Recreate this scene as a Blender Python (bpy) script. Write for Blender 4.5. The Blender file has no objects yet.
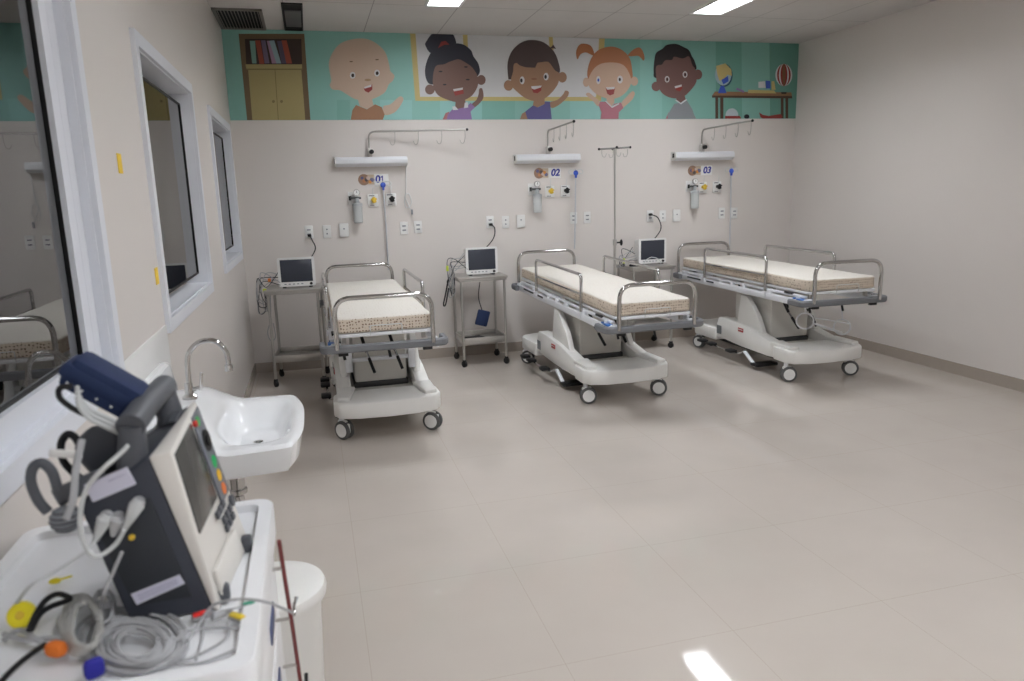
import bpy, bmesh, math, random
from mathutils import Vector, Matrix
random.seed(7)
PI = math.pi
SC = bpy.context.scene
COL = SC.collection

# ------------------------------------------------------------------ camera solve (metres)
FPX, CX, D, W, H, MZ = 734.8, 0.6105, 7.1457, 5.7466, 3.0585, 2.2952
YAW, PITCH, ROLL = 0.26, 0.1985, -0.0292
FW = Vector((math.sin(YAW)*math.cos(PITCH), math.cos(YAW)*math.cos(PITCH), -math.sin(PITCH)))
r0 = Vector((math.cos(YAW), -math.sin(YAW), 0)); u0 = r0.cross(FW)
RT = r0*math.cos(ROLL)+u0*math.sin(ROLL); UP = -r0*math.sin(ROLL)+u0*math.cos(ROLL)
CAM = Vector((CX, 0, 1.6))
def on(x, y, ax, v):
    """point of the room seen at photo position x,y on the plane axis=v"""
    d = FW+RT*((x-512)/FPX)-UP*((y-340.5)/FPX)
    return CAM+d*((v-CAM[ax])/d[ax])

# ------------------------------------------------------------------ materials
def lin(c):
    c = c/255.0
    return c/12.92 if c <= 0.04045 else ((c+0.055)/1.055)**2.4
def rgb(r, g, b): return (lin(r), lin(g), lin(b), 1)
MATS = {}
def mat(name, col, rough=0.5, metal=0.0, noise=0.0, nscale=20, trans=0.0, coat=0.0, bump=0.0, ior=1.45, emit=0):
    if name in MATS: return MATS[name]
    m = bpy.data.materials.new(name); m.use_nodes = True
    nt = m.node_tree; b = nt.nodes['Principled BSDF']
    c = rgb(*col)
    b.inputs['Base Color'].default_value = c
    b.inputs['Roughness'].default_value = rough
    b.inputs['Metallic'].default_value = metal
    b.inputs['Transmission Weight'].default_value = trans
    b.inputs['Coat Weight'].default_value = coat
    b.inputs['IOR'].default_value = ior
    if emit:
        b.inputs['Emission Color'].default_value = c
        b.inputs['Emission Strength'].default_value = emit
    tc = nt.nodes.new('ShaderNodeTexCoord')
    nz = nt.nodes.new('ShaderNodeTexNoise'); nz.inputs['Scale'].default_value = nscale; nz.inputs['Detail'].default_value = 3
    nt.links.new(tc.outputs['Object'], nz.inputs['Vector'])
    if not emit:
        n = noise or 0.015
        mx = nt.nodes.new('ShaderNodeMix'); mx.data_type = 'RGBA'
        mx.inputs[6].default_value = (c[0]*(1-n), c[1]*(1-n), c[2]*(1-n), 1)
        mx.inputs[7].default_value = (min(1, c[0]*(1+n)), min(1, c[1]*(1+n)), min(1, c[2]*(1+n)), 1)
        nt.links.new(nz.outputs['Fac'], mx.inputs[0]); nt.links.new(mx.outputs[2], b.inputs['Base Color'])
    if bump:
        bp = nt.nodes.new('ShaderNodeBump'); bp.inputs['Strength'].default_value = bump; bp.inputs['Distance'].default_value = 0.01
        nt.links.new(nz.outputs['Fac'], bp.inputs['Height']); nt.links.new(bp.outputs['Normal'], b.inputs['Normal'])
    MATS[name] = m
    return m

WALL = mat('wall_paint', (219, 213, 208), 0.38, noise=0.02, nscale=1.5)
WHITE = mat('white_plastic', (233, 233, 231), 0.3)
IVORY = mat('ivory_plastic', (233, 232, 228), 0.3)
WMETAL = mat('white_enamel', (229, 231, 235), 0.3)
FRAMEW = mat('window_white', (228, 231, 238), 0.3)
CHROME = mat('chrome', (192, 191, 190), 0.10, 1.0)
STEEL = mat('brushed_steel', (186, 183, 178), 0.35, 0.75, noise=0.05, nscale=60)
RUBG = mat('grey_bumper', (118, 120, 124), 0.55)
BLACK = mat('black_rubber', (22, 22, 24), 0.5)
DARK = mat('dark_void', (14, 14, 16), 0.8)
TYRE = mat('grey_tyre', (88, 88, 88), 0.6)
SCREEN = mat('screen', (58, 62, 72), 0.2)
CERAM = mat('ceramic', (243, 245, 247), 0.07, coat=0.5)
NAVY = mat('navy_cloth', (30, 46, 82), 0.8, noise=0.15, nscale=200)
CABLE = mat('grey_cable', (172, 173, 175), 0.45)
CABLEW = mat('pale_cable', (205, 208, 208), 0.45)
BLUE = mat('blue_plastic', (60, 90, 190), 0.4)
YEL = mat('yellow_plastic', (226, 190, 60), 0.4)
BASEB = mat('baseboard_tile', (166, 156, 146), 0.25)
CLEAR = mat('clear_jar', (238, 242, 242), 0.1, trans=0.45)
CLEARTUBE = mat('milky_tube', (196, 198, 202), 0.3)

# floor: polished porcelain tiles with thin joints
def tiled(name, c1, c2, joint, sx, sy, ox, oy, jw, rough, nz_s=3, bumpy=0):
    m = bpy.data.materials.new(name); m.use_nodes = True
    nt = m.node_tree; N = nt.nodes.new; L = nt.links.new; b = nt.nodes['Principled BSDF']
    tc = N('ShaderNodeTexCoord'); sp = N('ShaderNodeSeparateXYZ'); L(tc.outputs['Object'], sp.inputs[0])
    ds = []
    for k, (s, o) in enumerate(((sx, ox), (sy, oy))):
        a = N('ShaderNodeMath'); a.operation = 'SUBTRACT'; L(sp.outputs[k], a.inputs[0]); a.inputs[1].default_value = o - s*50
        w = N('ShaderNodeMath'); w.operation = 'PINGPONG'; L(a.outputs[0], w.inputs[0]); w.inputs[1].default_value = s/2
        # distance to the nearest joint: pingpong runs 0..s/2..0 with joints at multiples of s
        ds.append(w)
    mn = N('ShaderNodeMath'); mn.operation = 'MINIMUM'; L(ds[0].outputs[0], mn.inputs[0]); L(ds[1].outputs[0], mn.inputs[1])
    lt = N('ShaderNodeMath'); lt.operation = 'LESS_THAN'; L(mn.outputs[0], lt.inputs[0]); lt.inputs[1].default_value = jw
    nz = N('ShaderNodeTexNoise'); nz.inputs['Scale'].default_value = nz_s; nz.inputs['Detail'].default_value = 4; L(tc.outputs['Object'], nz.inputs['Vector'])
    mx = N('ShaderNodeMix'); mx.data_type = 'RGBA'; L(nz.outputs['Fac'], mx.inputs[0]); mx.inputs[6].default_value = rgb(*c1); mx.inputs[7].default_value = rgb(*c2)
    m2 = N('ShaderNodeMix'); m2.data_type = 'RGBA'; L(lt.outputs[0], m2.inputs[0]); L(mx.outputs[2], m2.inputs[6]); m2.inputs[7].default_value = rgb(*joint)
    L(m2.outputs[2], b.inputs['Base Color'])
    b.inputs['Roughness'].default_value = rough
    return m
FLOOR = tiled('floor_porcelain', (189, 180, 171), (198, 190, 181), (178, 166, 153), 0.65, 0.70, 0.69, 2.15, 0.0010, 0.05)
CEIL = tiled('ceiling_panels', (190, 187, 184), (204, 200, 197), (150, 147, 144), 0.67, 1.35, 1.88, 6.13, 0.004, 0.8)

def fabric_mat(name, base, dots, thr, rnd=0.4):
    m = bpy.data.materials.new(name); m.use_nodes = True
    nt = m.node_tree; N = nt.nodes.new; L = nt.links.new; b = nt.nodes['Principled BSDF']
    tc = N('ShaderNodeTexCoord')
    vo = N('ShaderNodeTexVoronoi'); vo.inputs['Scale'].default_value = 52; L(tc.outputs['Object'], vo.inputs['Vector']); vo.inputs['Randomness'].default_value = rnd
    nz = N('ShaderNodeTexNoise'); nz.inputs['Scale'].default_value = 90; L(tc.outputs['Object'], nz.inputs['Vector'])
    ad = N('ShaderNodeMath'); ad.operation = 'MULTIPLY_ADD'; L(nz.outputs['Fac'], ad.inputs[0]); ad.inputs[1].default_value = 0.5; L(vo.outputs['Distance'], ad.inputs[2])
    lt = N('ShaderNodeMath'); lt.operation = 'LESS_THAN'; L(ad.outputs[0], lt.inputs[0]); lt.inputs[1].default_value = thr
    mx = N('ShaderNodeMix'); mx.data_type = 'RGBA'; L(lt.outputs[0], mx.inputs[0]); mx.inputs[6].default_value = rgb(*base); mx.inputs[7].default_value = rgb(*dots)
    L(mx.outputs[2], b.inputs['Base Color']); b.inputs['Roughness'].default_value = 0.75
    return m
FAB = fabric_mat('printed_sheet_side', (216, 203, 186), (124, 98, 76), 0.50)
FABT = fabric_mat('printed_sheet_overexposed_top', (228, 223, 214), (208, 200, 188), 0.46)  # same print paled: overexposed glancing light painted into the mattress top

# window glass: thin reflecting pane, see-through where looked at squarely
def glass():
    m = bpy.data.materials.new('window_glass'); m.use_nodes = True
    nt = m.node_tree; N = nt.nodes.new; L = nt.links.new
    for n in list(nt.nodes): nt.nodes.remove(n)
    out = N('ShaderNodeOutputMaterial'); mx = N('ShaderNodeMixShader'); fr = N('ShaderNodeFresnel'); fr.inputs[0].default_value = 2.5
    tr = N('ShaderNodeBsdfTransparent'); tr.inputs[0].default_value = (0.8, 0.81, 0.8, 1)
    gl = N('ShaderNodeBsdfGlossy'); gl.inputs['Roughness'].default_value = 0.01; gl.inputs[0].default_value = (0.9, 0.9, 0.9, 1)
    L(fr.outputs[0], mx.inputs[0]); L(tr.outputs[0], mx.inputs[1]); L(gl.outputs[0], mx.inputs[2]); L(mx.outputs[0], out.inputs[0])
    return m
GLASS = glass()

# ------------------------------------------------------------------ mesh builder
def smooth_path(pts, n=6, closed=False):
    pts = [Vector(p) for p in pts]; out = []; N = len(pts)
    if N < 3 and not closed: return pts
    rng = range(N if closed else N-1)
    for i in rng:
        if closed: p0, p1, p2, p3 = pts[i-1], pts[i], pts[(i+1) % N], pts[(i+2) % N]
        else: p0, p1, p2, p3 = pts[max(i-1, 0)], pts[i], pts[i+1], pts[min(i+2, N-1)]
        for k in range(n):
            t = k/n
            out.append(0.5*((2*p1)+(p2-p0)*t+(2*p0-5*p1+4*p2-p3)*t*t+(3*p1-p0-3*p2+p3)*t**3))
    if not closed: out.append(pts[-1])
    return out
def round_poly(pts, r, n=5):
    """open or closed polyline with rounded corners (3-D); r may be a number"""
    pts = [Vector(p) for p in pts]; out = [pts[0]]
    for i in range(1, len(pts)-1):
        a, b, c = pts[i-1], pts[i], pts[i+1]
        d1 = (a-b); d2 = (c-b); k = min(r, d1.length*0.49, d2.length*0.49)
        p = b+d1.normalized()*k; q = b+d2.normalized()*k
        for j in range(n+1):
            t = j/n; out.append((1-t)**2*p+2*t*(1-t)*b+t*t*q)
    out.append(pts[-1]); return out
def rrect(x0, y0, x1, y1, r, n=5):
    o = []
    for cx, cy, a in ((x1-r, y1-r, 0), (x0+r, y1-r, 90), (x0+r, y0+r, 180), (x1-r, y0+r, 270)):
        for k in range(n+1):
            t = math.radians(a+90*k/n); o.append((cx+r*math.cos(t), cy+r*math.sin(t)))
    return o

class MB:
    def __init__(s): s.bm = bmesh.new(); s.mats = []
    def mi(s, m):
        if m not in s.mats: s.mats.append(m)
        return s.mats.index(m)
    def add(s, tmp, m, M=None):
        if M is not None: bmesh.ops.transform(tmp, matrix=M, verts=tmp.verts)
        i = s.mi(m); mp = {v: s.bm.verts.new(v.co) for v in tmp.verts}
        for f in tmp.faces:
            try:
                g = s.bm.faces.new([mp[v] for v in f.verts]); g.material_index = i
            except ValueError: pass
        tmp.free(); return s
    def box(s, c, size, m, bevel=0, rot=None, seg=2):
        t = bmesh.new(); bmesh.ops.create_cube(t, size=1)
        bmesh.ops.scale(t, vec=size, verts=t.verts)
        if bevel: bmesh.ops.bevel(t, geom=t.edges[:], offset=min(bevel, min(size)*0.49), segments=seg, affect='EDGES', profile=0.5)
        M = Matrix.Translation(c)
        if rot is not None: M = M @ (rot if isinstance(rot, Matrix) else Matrix.Rotation(rot, 4, 'Z'))
        return s.add(t, m, M)
    def span(s, a, b, m, bevel=0):
        c = [(a[i]+b[i])/2 for i in range(3)]; z = [abs(b[i]-a[i]) for i in range(3)]
        return s.box(c, z, m, bevel)
    def tube(s, pts, r, m, seg=8, closed=False):
        pts = [Vector(p) for p in pts]
        q = [pts[0]]
        for p in pts[1:]:
            if (p-q[-1]).length > 1e-5: q.append(p)
        pts = q; n = len(pts); t = bmesh.new(); rings = []
        up = None
        for i, p in enumerate(pts):
            if closed: d = pts[(i+1) % n]-pts[i-1]
            else: d = pts[min(i+1, n-1)]-pts[max(i-1, 0)]
            d.normalize()
            if up is None:
                up = Vector((0, 0, 1)) if abs(d.z) < 0.9 else Vector((1, 0, 0))
            a = (up-d*up.dot(d)); a.normalize(); up = a; b = d.cross(a)
            rr = r[i] if isinstance(r, (list, tuple)) else r
            rings.append([t.verts.new(p+a*rr*math.cos(2*PI*k/seg)+b*rr*math.sin(2*PI*k/seg)) for k in range(seg)])
        for i in range(n if closed else n-1):
            A, B = rings[i], rings[(i+1) % n]
            for k in range(seg): t.faces.new((A[k], A[(k+1) % seg], B[(k+1) % seg], B[k]))
        if not closed:
            t.faces.new(rings[0][::-1]); t.faces.new(rings[-1])
        bmesh.ops.recalc_face_normals(t, faces=t.faces)
        return s.add(t, m)
    def cyl(s, a, b, r, m, seg=16, r2=None):
        return s.tube([a, b], [r, r if r2 is None else r2], m, seg)
    def lathe(s, prof, m, M=None, seg=28, cap=True):
        t = bmesh.new(); rings = []
        for r, z in prof: rings.append([t.verts.new((r*math.cos(2*PI*k/seg), r*math.sin(2*PI*k/seg), z)) for k in range(seg)])
        for A, B in zip(rings, rings[1:]):
            for k in range(seg): t.faces.new((A[k], A[(k+1) % seg], B[(k+1) % seg], B[k]))
        if cap: t.faces.new(rings[0][::-1]); t.faces.new(rings[-1])
        bmesh.ops.recalc_face_normals(t, faces=t.faces)
        return s.add(t, m, M)
    def ball(s, c, r, m, sc=(1, 1, 1), rot=None):
        t = bmesh.new(); bmesh.ops.create_uvsphere(t, u_segments=16, v_segments=10, radius=r)
        M = Matrix.Translation(c)
        if rot is not None: M = M @ rot
        return s.add(t, m, M @ Matrix.Diagonal((*sc, 1)))
    def loft(s, polyA, polyB, m, bevel=0):
        """solid between two equal-length 3-D polygons"""
        t = bmesh.new(); A = [t.verts.new(p) for p in polyA]; B = [t.verts.new(p) for p in polyB]; n = len(A)
        t.faces.new(A[::-1]); t.faces.new(B)
        for k in range(n): t.faces.new((A[k], A[(k+1) % n], B[(k+1) % n], B[k]))
        bmesh.ops.recalc_face_normals(t, faces=t.faces)
        if bevel: bmesh.ops.bevel(t, geom=t.edges[:], offset=bevel, segments=2, affect='EDGES', profile=0.5, clamp_overlap=True)
        return s.add(t, m)
    def prism_z(s, poly, z0, z1, m, bevel=0): return s.loft([(x, y, z0) for x, y in poly], [(x, y, z1) for x, y in poly], m, bevel)
    def prism_x(s, poly, x0, x1, m, bevel=0): return s.loft([(x0, y, z) for y, z in poly], [(x1, y, z) for y, z in poly], m, bevel)
    def prism_y(s, poly, y0, y1, m, bevel=0): return s.loft([(x, y0, z) for x, z in poly], [(x, y1, z) for x, z in poly], m, bevel)
    def face(s, pts, m):
        vs = [s.bm.verts.new(p) for p in pts]; f = s.bm.faces.new(vs); f.material_index = s.mi(m); return s
    def build(s, name, parent=None, label=None, cat=None, group=None, kind=None, smooth=True, origin=None):
        me = bpy.data.meshes.new(name)
        if origin is not None: bmesh.ops.translate(s.bm, vec=-Vector(origin), verts=s.bm.verts)
        s.bm.to_mesh(me); s.bm.free()
        for m in s.mats: me.materials.append(m)
        if smooth:
            me.polygons.foreach_set('use_smooth', [True]*len(me.polygons)); me.set_sharp_from_angle(angle=math.radians(38))
        o = bpy.data.objects.new(name, me); COL.objects.link(o)
        if origin is not None: o.location = origin
        if parent: o.parent = parent
        return tag(o, label, cat, group, kind)
def tag(o, label=None, cat=None, group=None, kind=None):
    if label: o['label'] = label
    if cat: o['category'] = cat
    if group: o['group'] = group
    if kind: o['kind'] = kind
    return o
def thing(name, loc, label, cat, group=None, rz=0):
    o = bpy.data.objects.new(name, None); COL.objects.link(o); o.empty_display_size = 0.05
    o.location = loc; o.rotation_euler = (0, 0, rz); return tag(o, label, cat, group)
def copy_tree(o, parent=None):
    c = o.copy(); COL.objects.link(c); c.parent = parent
    for ch in list(o.children): copy_tree(ch, c)
    return c

# ------------------------------------------------------------------ the room
Y0 = -4.4
MB().span((0-0.15, Y0-0.15, -0.1), (W+0.15, D+0.15, 0), FLOOR).build('floor', kind='structure', smooth=False)
LIGHTS = [(1.62, 1.88, 4.80, 6.11), (3.89, 4.17, 4.72, 6.05), (1.62, 1.88, 2.1, 3.42), (1.62, 1.88, -0.6, 0.75), (3.89, 4.17, -0.6, 0.75), (1.62, 1.88, -3.3, -1.97), (3.89, 4.17, -3.3, -1.97)]
cl = MB(); xs = [-0.15, 1.62, 1.88, 3.89, 4.17, W+0.15]
for a, b in zip(xs, xs[1:]):
    cuts = sorted((l[2], l[3]) for l in LIGHTS if abs(l[0]-a) < 1e-6)
    y = Y0-0.15
    for c0, c1 in cuts: cl.span((a, y, H), (b, c0, H+0.1), CEIL); y = c1
    cl.span((a, y, H), (b, D+0.15, H+0.1), CEIL)
cl.build('ceiling', kind='structure', smooth=False)
MB().span((-0.15, D, 0), (W+0.15, D+0.15, H), WALL).build('wall_back', kind='structure', smooth=False)
MB().span((W, Y0, 0), (W+0.15, D, H), WALL).build('wall_right', kind='structure', smooth=False)
MB().span((-0.15, Y0-0.15, 0), (W+0.15, Y0, H), WALL).build('wall_front', kind='structure', smooth=False)
WIN = [(1.02, 2.47, 1.06, 2.27, 0.125), (3.26, 4.74, 1.07, 2.26, 0.062), (5.50, 6.88, 1.10, 2.235, 0.062)]
wl = MB(); ys = [Y0]+[v for w in WIN for v in (w[0]+0.05, w[1]-0.05)]+[D]
for i in range(0, len(ys), 2): wl.span((-0.15, ys[i], 0), (0, ys[i+1], H), WALL)
for a, b, z0, z1, sw in WIN:
    wl.span((-0.15, a+0.05, 0), (0, b-0.05, z0+0.05), WALL); wl.span((-0.15, a+0.05, z1-0.05), (0, b-0.05, H), WALL)
wl.build('wall_left', kind='structure', smooth=False)
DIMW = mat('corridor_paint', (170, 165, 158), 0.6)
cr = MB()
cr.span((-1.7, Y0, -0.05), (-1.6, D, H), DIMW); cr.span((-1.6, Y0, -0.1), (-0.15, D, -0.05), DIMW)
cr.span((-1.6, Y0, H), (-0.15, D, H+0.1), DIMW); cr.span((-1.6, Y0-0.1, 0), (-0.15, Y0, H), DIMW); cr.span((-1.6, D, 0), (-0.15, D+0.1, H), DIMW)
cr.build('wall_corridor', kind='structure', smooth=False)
MB().span((0, D-0.012, 0), (W, D, 0.095), BASEB).build('baseboard_back', kind='structure', smooth=False)
MB().span((W-0.012, Y0, 0), (W, D-0.012, 0.095), BASEB).build('baseboard_right', kind='structure', smooth=False)
MB().span((0, Y0, 0), (0.012, D-0.012, 0.095), BASEB).build('baseboard_left', kind='structure', smooth=False)
GASK = mat('black_gasket', (12, 12, 12), 0.5)
def ring_x(mb, y0, y1, z0, z1, w, x0, x1, m):
    mb.span((x0, y0, z0), (x1, y0+w, z1), m); mb.span((x0, y1-w, z0), (x1, y1, z1), m)
    mb.span((x0, y0+w, z0), (x1, y1-w, z0+w), m); mb.span((x0, y0+w, z1-w), (x1, y1-w, z1), m)
for i, (a, b, z0, z1, sw) in enumerate(WIN):
    w = thing('window_%d' % (i+1), (0, (a+b)/2, z0), None, None); w['kind'] = 'structure'
    o3 = (0, (a+b)/2, z0)
    def P(mb, n):
        o = mb.build(n, smooth=False, origin=o3); o.parent = w; o.location = (0, 0, 0); return o
    f = MB(); ring_x(f, a, b, z0, z1, 0.055, 0.0, 0.018, FRAMEW); ring_x(f, a+0.05, b-0.05, z0+0.05, z1-0.05, 0.012, -0.12, 0.001, FRAMEW)
    P(f, 'window_frame')
    f = MB(); ring_x(f, a+0.06, b-0.06, z0+0.06, z1-0.06, 0.062, -0.075, -0.025, FRAMEW)
    if sw > 0.1: f.span((-0.075, b-0.06-sw, z0+0.122), (-0.0255, b-0.122, z1-0.122), FRAMEW); P(f, 'window_sash')
    f = MB(); ring_x(f, a+0.12, b-0.058-sw, z0+0.12, z1-0.12, 0.007, -0.050, -0.040, GASK); P(f, 'gasket')
    f = MB(); f.span((-0.048, a+0.122, z0+0.122), (-0.046, b-0.062-sw, z1-0.122), GLASS); P(f, 'window_pane')

# ceiling lights ----------------------------------------------------
LAMP = mat('lamp_diffuser', (247, 250, 255), 0.5, emit=33)
def troffer(x0, x1, y0, y1, label):
    t = thing('ceiling_light', ((x0+x1)/2, (y0+y1)/2, H), label, 'light', 'long ceiling light fittings')
    f = MB(); hx, hy = (x1-x0)/2, (y1-y0)/2
    for s in (-1, 1):
        f.box((s*(hx-0.003), 0, 0.035), (0.006, 2*hy, 0.08), WHITE); f.box((0, s*(hy-0.003), 0.035), (2*hx, 0.006, 0.08), WHITE)
        f.box((s*(hx+0.004), 0, -0.003), (0.02, 2*hy+0.028, 0.006), WHITE); f.box((0, s*(hy+0.004), -0.003), (2*hx, 0.02, 0.006), WHITE)
    f.box((0, 0, 0.09), (2*hx, 2*hy, 0.03), WHITE)
    f.build('frame', t)
    MB().box((0, 0, 0.068), (2*hx-0.014, 2*hy-0.014, 0.008), LAMP).build('diffuser', t)
    return t
for l, n in zip(LIGHTS, ('lit ceiling light panel above the aisle left of the middle bed, nearer the window wall', 'lit ceiling light panel on the right, above the bed numbered 03',
                         'long ceiling light overhead in the middle of the room', 'long ceiling light overhead behind the viewpoint, window side', 'long ceiling light overhead behind the viewpoint, plain wall side', 'rearmost long ceiling light, window side', 'rearmost long ceiling light, plain wall side')): troffer(*l, n)
# unseen light added in the corridor to brighten the window glass
t = thing('ceiling_light', (-0.9, 4.0, H), 'added unseen fill light in the corridor beyond the windows', 'light')
MB().box((0, 0, -0.02), (0.3, 1.3, 0.04), WHITE, 0.005).build('frame', t); MB().box((0, 0, -0.042), (0.26, 1.26, 0.006), mat('corridor_fill_light', (250, 250, 250), 0.5, emit=9)).build('diffuser', t)

# ceiling grille & opening ------------------------------------------
GRY = mat('grille_metal', (120, 118, 112), 0.5)
t = thing('air_vent', (0.19, 6.76, H), 'dark slatted air conditioning grille in the ceiling corner by the window wall', 'vent')
f = MB(); hx, hy = 0.185, 0.35
for s in (-1, 1):
    f.box((s*(hx-0.012), 0, -0.008), (0.024, 2*hy, 0.016), GRY); f.box((0, s*(hy-0.012), -0.008), (2*hx, 0.024, 0.016), GRY)
f.build('frame', t)
MB().box((0, 0, -0.002), (2*hx-0.05, 2*hy-0.05, 0.003), DARK).build('backing', t)
f = MB()
for k in range(13):
    f.box((-hx+0.036+k*(2*hx-0.07)/12, 0, -0.009), (0.0035, 2*hy-0.05, 0.013), GRY)
f.build('slats', t)
t = thing('ceiling_hatch', (0.605, 6.65, H), 'narrow open black slot in the ceiling beside the air grille', 'hatch')
f = MB()
for s in (-1, 1): f.box((s*0.075, 0, -0.006), (0.008, 0.93, 0.012), BLACK); f.box((0, s*0.462, -0.006), (0.158, 0.008, 0.012), BLACK)
f.build('rim', t)
MB().box((0, 0, -0.002), (0.142, 0.915, 0.003), DARK).build('dark_opening', t)
MB().span((-0.06, -0.25, -0.011), (0.065, 0.32, -0.003), mat('duct_grey', (92, 90, 92), 0.5), 0.003).build('duct', t)

# ------------------------------------------------------------------ mural (printed panel on the back wall)
def MM(n, c):
    g = sum(c)/3
    return mat('mural_'+n, tuple((v*0.74+g*0.26)*0.88 for v in c), 0.5)
mu = MB(); PZ = [0]
def wallp(px, py, lay):
    p = on(px, py, 1, D-0.004); return Vector((p.x, D-0.004-0.0005*lay, p.z))
VIEW = (0, 0, 1)
def shape(pts, m, sm=False, lay=None):
    if lay is None: PZ[0] += 1; lay = PZ[0]
    q = [(VIEW[0]+x/VIEW[2], VIEW[1]+y/VIEW[2]) for x, y in pts]
    w = [wallp(x, y, lay) for x, y in q]
    if sm: w = smooth_path(w, 5, True)
    for v in w: v.z = max(v.z, MZ+0.001); v.x = min(max(v.x, 0.002), W-0.002); v.z = min(v.z, H-0.002)
    # drop repeated points, keep the outline simple
    o = [w[0]]
    for v in w[1:]:
        if (v-o[-1]).length > 1e-4: o.append(v)
    if (o[0]-o[-1]).length < 1e-4: o.pop()
    t = bmesh.new(); f = t.faces.new([t.verts.new(v) for v in o]); f.normal_update()
    if f.normal.y > 0: f.normal_flip()
    bmesh.ops.triangulate(t, faces=t.faces[:])
    mu.add(t, m)
def ell(cx, cy, rx, ry, m, lay=None, rot=0, a0=0, a1=360):
    c, s = math.cos(rot), math.sin(rot)
    shape([(cx+rx*math.cos(math.radians(a0+(a1-a0)*k/22))*c-ry*math.sin(math.radians(a0+(a1-a0)*k/22))*s,
            cy+rx*math.cos(math.radians(a0+(a1-a0)*k/22))*s+ry*math.sin(math.radians(a0+(a1-a0)*k/22))*c) for k in range(22 if a1-a0 == 360 else 23)], m, lay=lay)
TEAL = mat('mural_teal', (134, 184, 174), 0.5); TEALD = mat('mural_teal_dark', (126, 176, 165), 0.5); TEALL = mat('mural_teal_light', (142, 192, 186), 0.5)
mu.span((0.001, D-0.004, MZ), (W-0.001, D-0.0005, H-0.001), TEAL)
BR = MM('brown', (132, 104, 66)); BRD = MM('brown_dark', (66, 46, 36)); OCH = MM('ochre', (196, 176, 100)); OCHD = MM('ochre_dark', (150, 130, 70))
WH = MM('white', (232, 234, 236)); BK = MM('black', (34, 34, 44)); RED = MM('red', (186, 50, 44)); YE = MM('yellow', (232, 204, 110)); PINK = MM('pink', (206, 110, 130))
PUR = MM('purple', (158, 116, 190)); ORG = MM('orange', (214, 124, 66)); LBL = MM('lightblue', (170, 205, 220))
# colour bands of the printed wall
VIEW = (0, 0, 1)
for x0, x1, m in ((604.5, 640, TEALD), (662, 716, TEALD), (716, 742, mat('mural_teal_b', (108, 160, 146), 0.5)), (742, 770, TEALD), (770, 800, mat('mural_teal_c', (100, 150, 136), 0.5))):
    shape([(x0, 25), (x1, 25), (x1, 121), (x0, 121)], m, lay=1)
for x0, x1, m in ((337, 350, TEALD), (380, 412, TEALL), (440, 482, TEALL), (482, 515, TEALD), (570, 600, TEALL)):
    shape([(x0, 100), (x1, 100), (x1, 121), (x0, 121)], m, lay=1)
# cabinet
VIEW = (225, 25, 6.81)
shape([(92, 60), (540, 60), (583, 662), (152, 662)], BR, lay=2)
shape([(135, 95), (520, 95), (525, 268), (145, 268)], BRD, lay=3)
for q, c in (([(168, 108), (205, 108), (215, 262), (185, 262)], (120, 180, 160)), ([(205, 105), (240, 105), (268, 265), (235, 265)], (196, 76, 48)),
             ([(245, 105), (275, 105), (303, 260), (270, 262)], (128, 108, 140)), ([(285, 108), (300, 108), (350, 262), (320, 262)], (186, 136, 172)),
             ([(300, 108), (335, 105), (383, 262), (350, 262)], (150, 190, 200)), ([(355, 110), (385, 108), (418, 262), (385, 262)], (92, 82, 110)),
             ([(385, 105), (420, 105), (457, 262), (418, 262)], (196, 76, 48))):
    shape(q, MM('book_%d_%d' % (c[0], q[0][0]), c), lay=4)
shape([(140, 268), (525, 268), (525, 297), (145, 297)], OCH, lay=4)
shape([(145, 297), (525, 297), (527, 306), (147, 306)], OCHD, lay=4)
shape([(158, 306), (338, 306), (362, 662), (188, 662)], OCH, lay=5)
shape([(343, 306), (520, 306), (548, 662), (367, 662)], OCH, lay=5)
shape([(338, 306), (343, 306), (367, 662), (362, 662)], OCHD, lay=5)
ell(330, 521, 10, 10, OCHD, 6); ell(385, 521, 10, 10, OCHD, 6)
# board
VIEW = (0, 0, 1)
shape([(409.5, 25), (604.7, 25), (601, 101), (415.3, 100.8)], YE, lay=2)
shape([(415, 25), (599, 25), (596, 97), (420, 96.8)], WH, lay=3)
shape([(462.4, 25), (467, 25), (468, 50), (463.5, 50)], YE, lay=4)
shape([(548.5, 25), (552.4, 25), (553.5, 50), (549.5, 50)], YE, lay=4)
# bald child
SK1 = MM('skin_a', (226, 190, 160)); PZ[0] = 5
VIEW = (320, 25, 6.81)
shape([(430, 555), (480, 540), (540, 488), (568, 505), (540, 560), (500, 600), (440, 612)], SK1, True)
shape([(245, 545), (320, 575), (375, 540), (420, 560), (440, 610), (428, 655), (210, 655), (220, 580)], MM('rust', (190, 126, 80)))
shape([(255, 495), (350, 490), (365, 548), (320, 573), (270, 553)], SK1)
shape([(270, 92), (360, 112), (440, 180), (470, 270), (478, 312), (506, 345), (495, 380), (468, 405), (440, 460), (370, 500), (310, 512), (240, 505), (175, 468), (135, 445), (88, 440), (66, 410), (76, 375), (60, 270), (85, 190), (150, 120)], SK1, True)
for x, y in ((222, 343), (388, 328)): ell(x, y, 19, 23, WH); ell(x+1, y+1, 10, 13, BRD)
ell(212, 250, 12, 4, BR); ell(388, 237, 12, 4, BR); ell(325, 375, 22, 8, MM('nose_a', (190, 150, 100)))
shape([(298, 432), (355, 405), (356, 440), (330, 462), (305, 450)], RED); shape([(300, 424), (350, 406), (349, 421), (303, 434)], WH)
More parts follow.
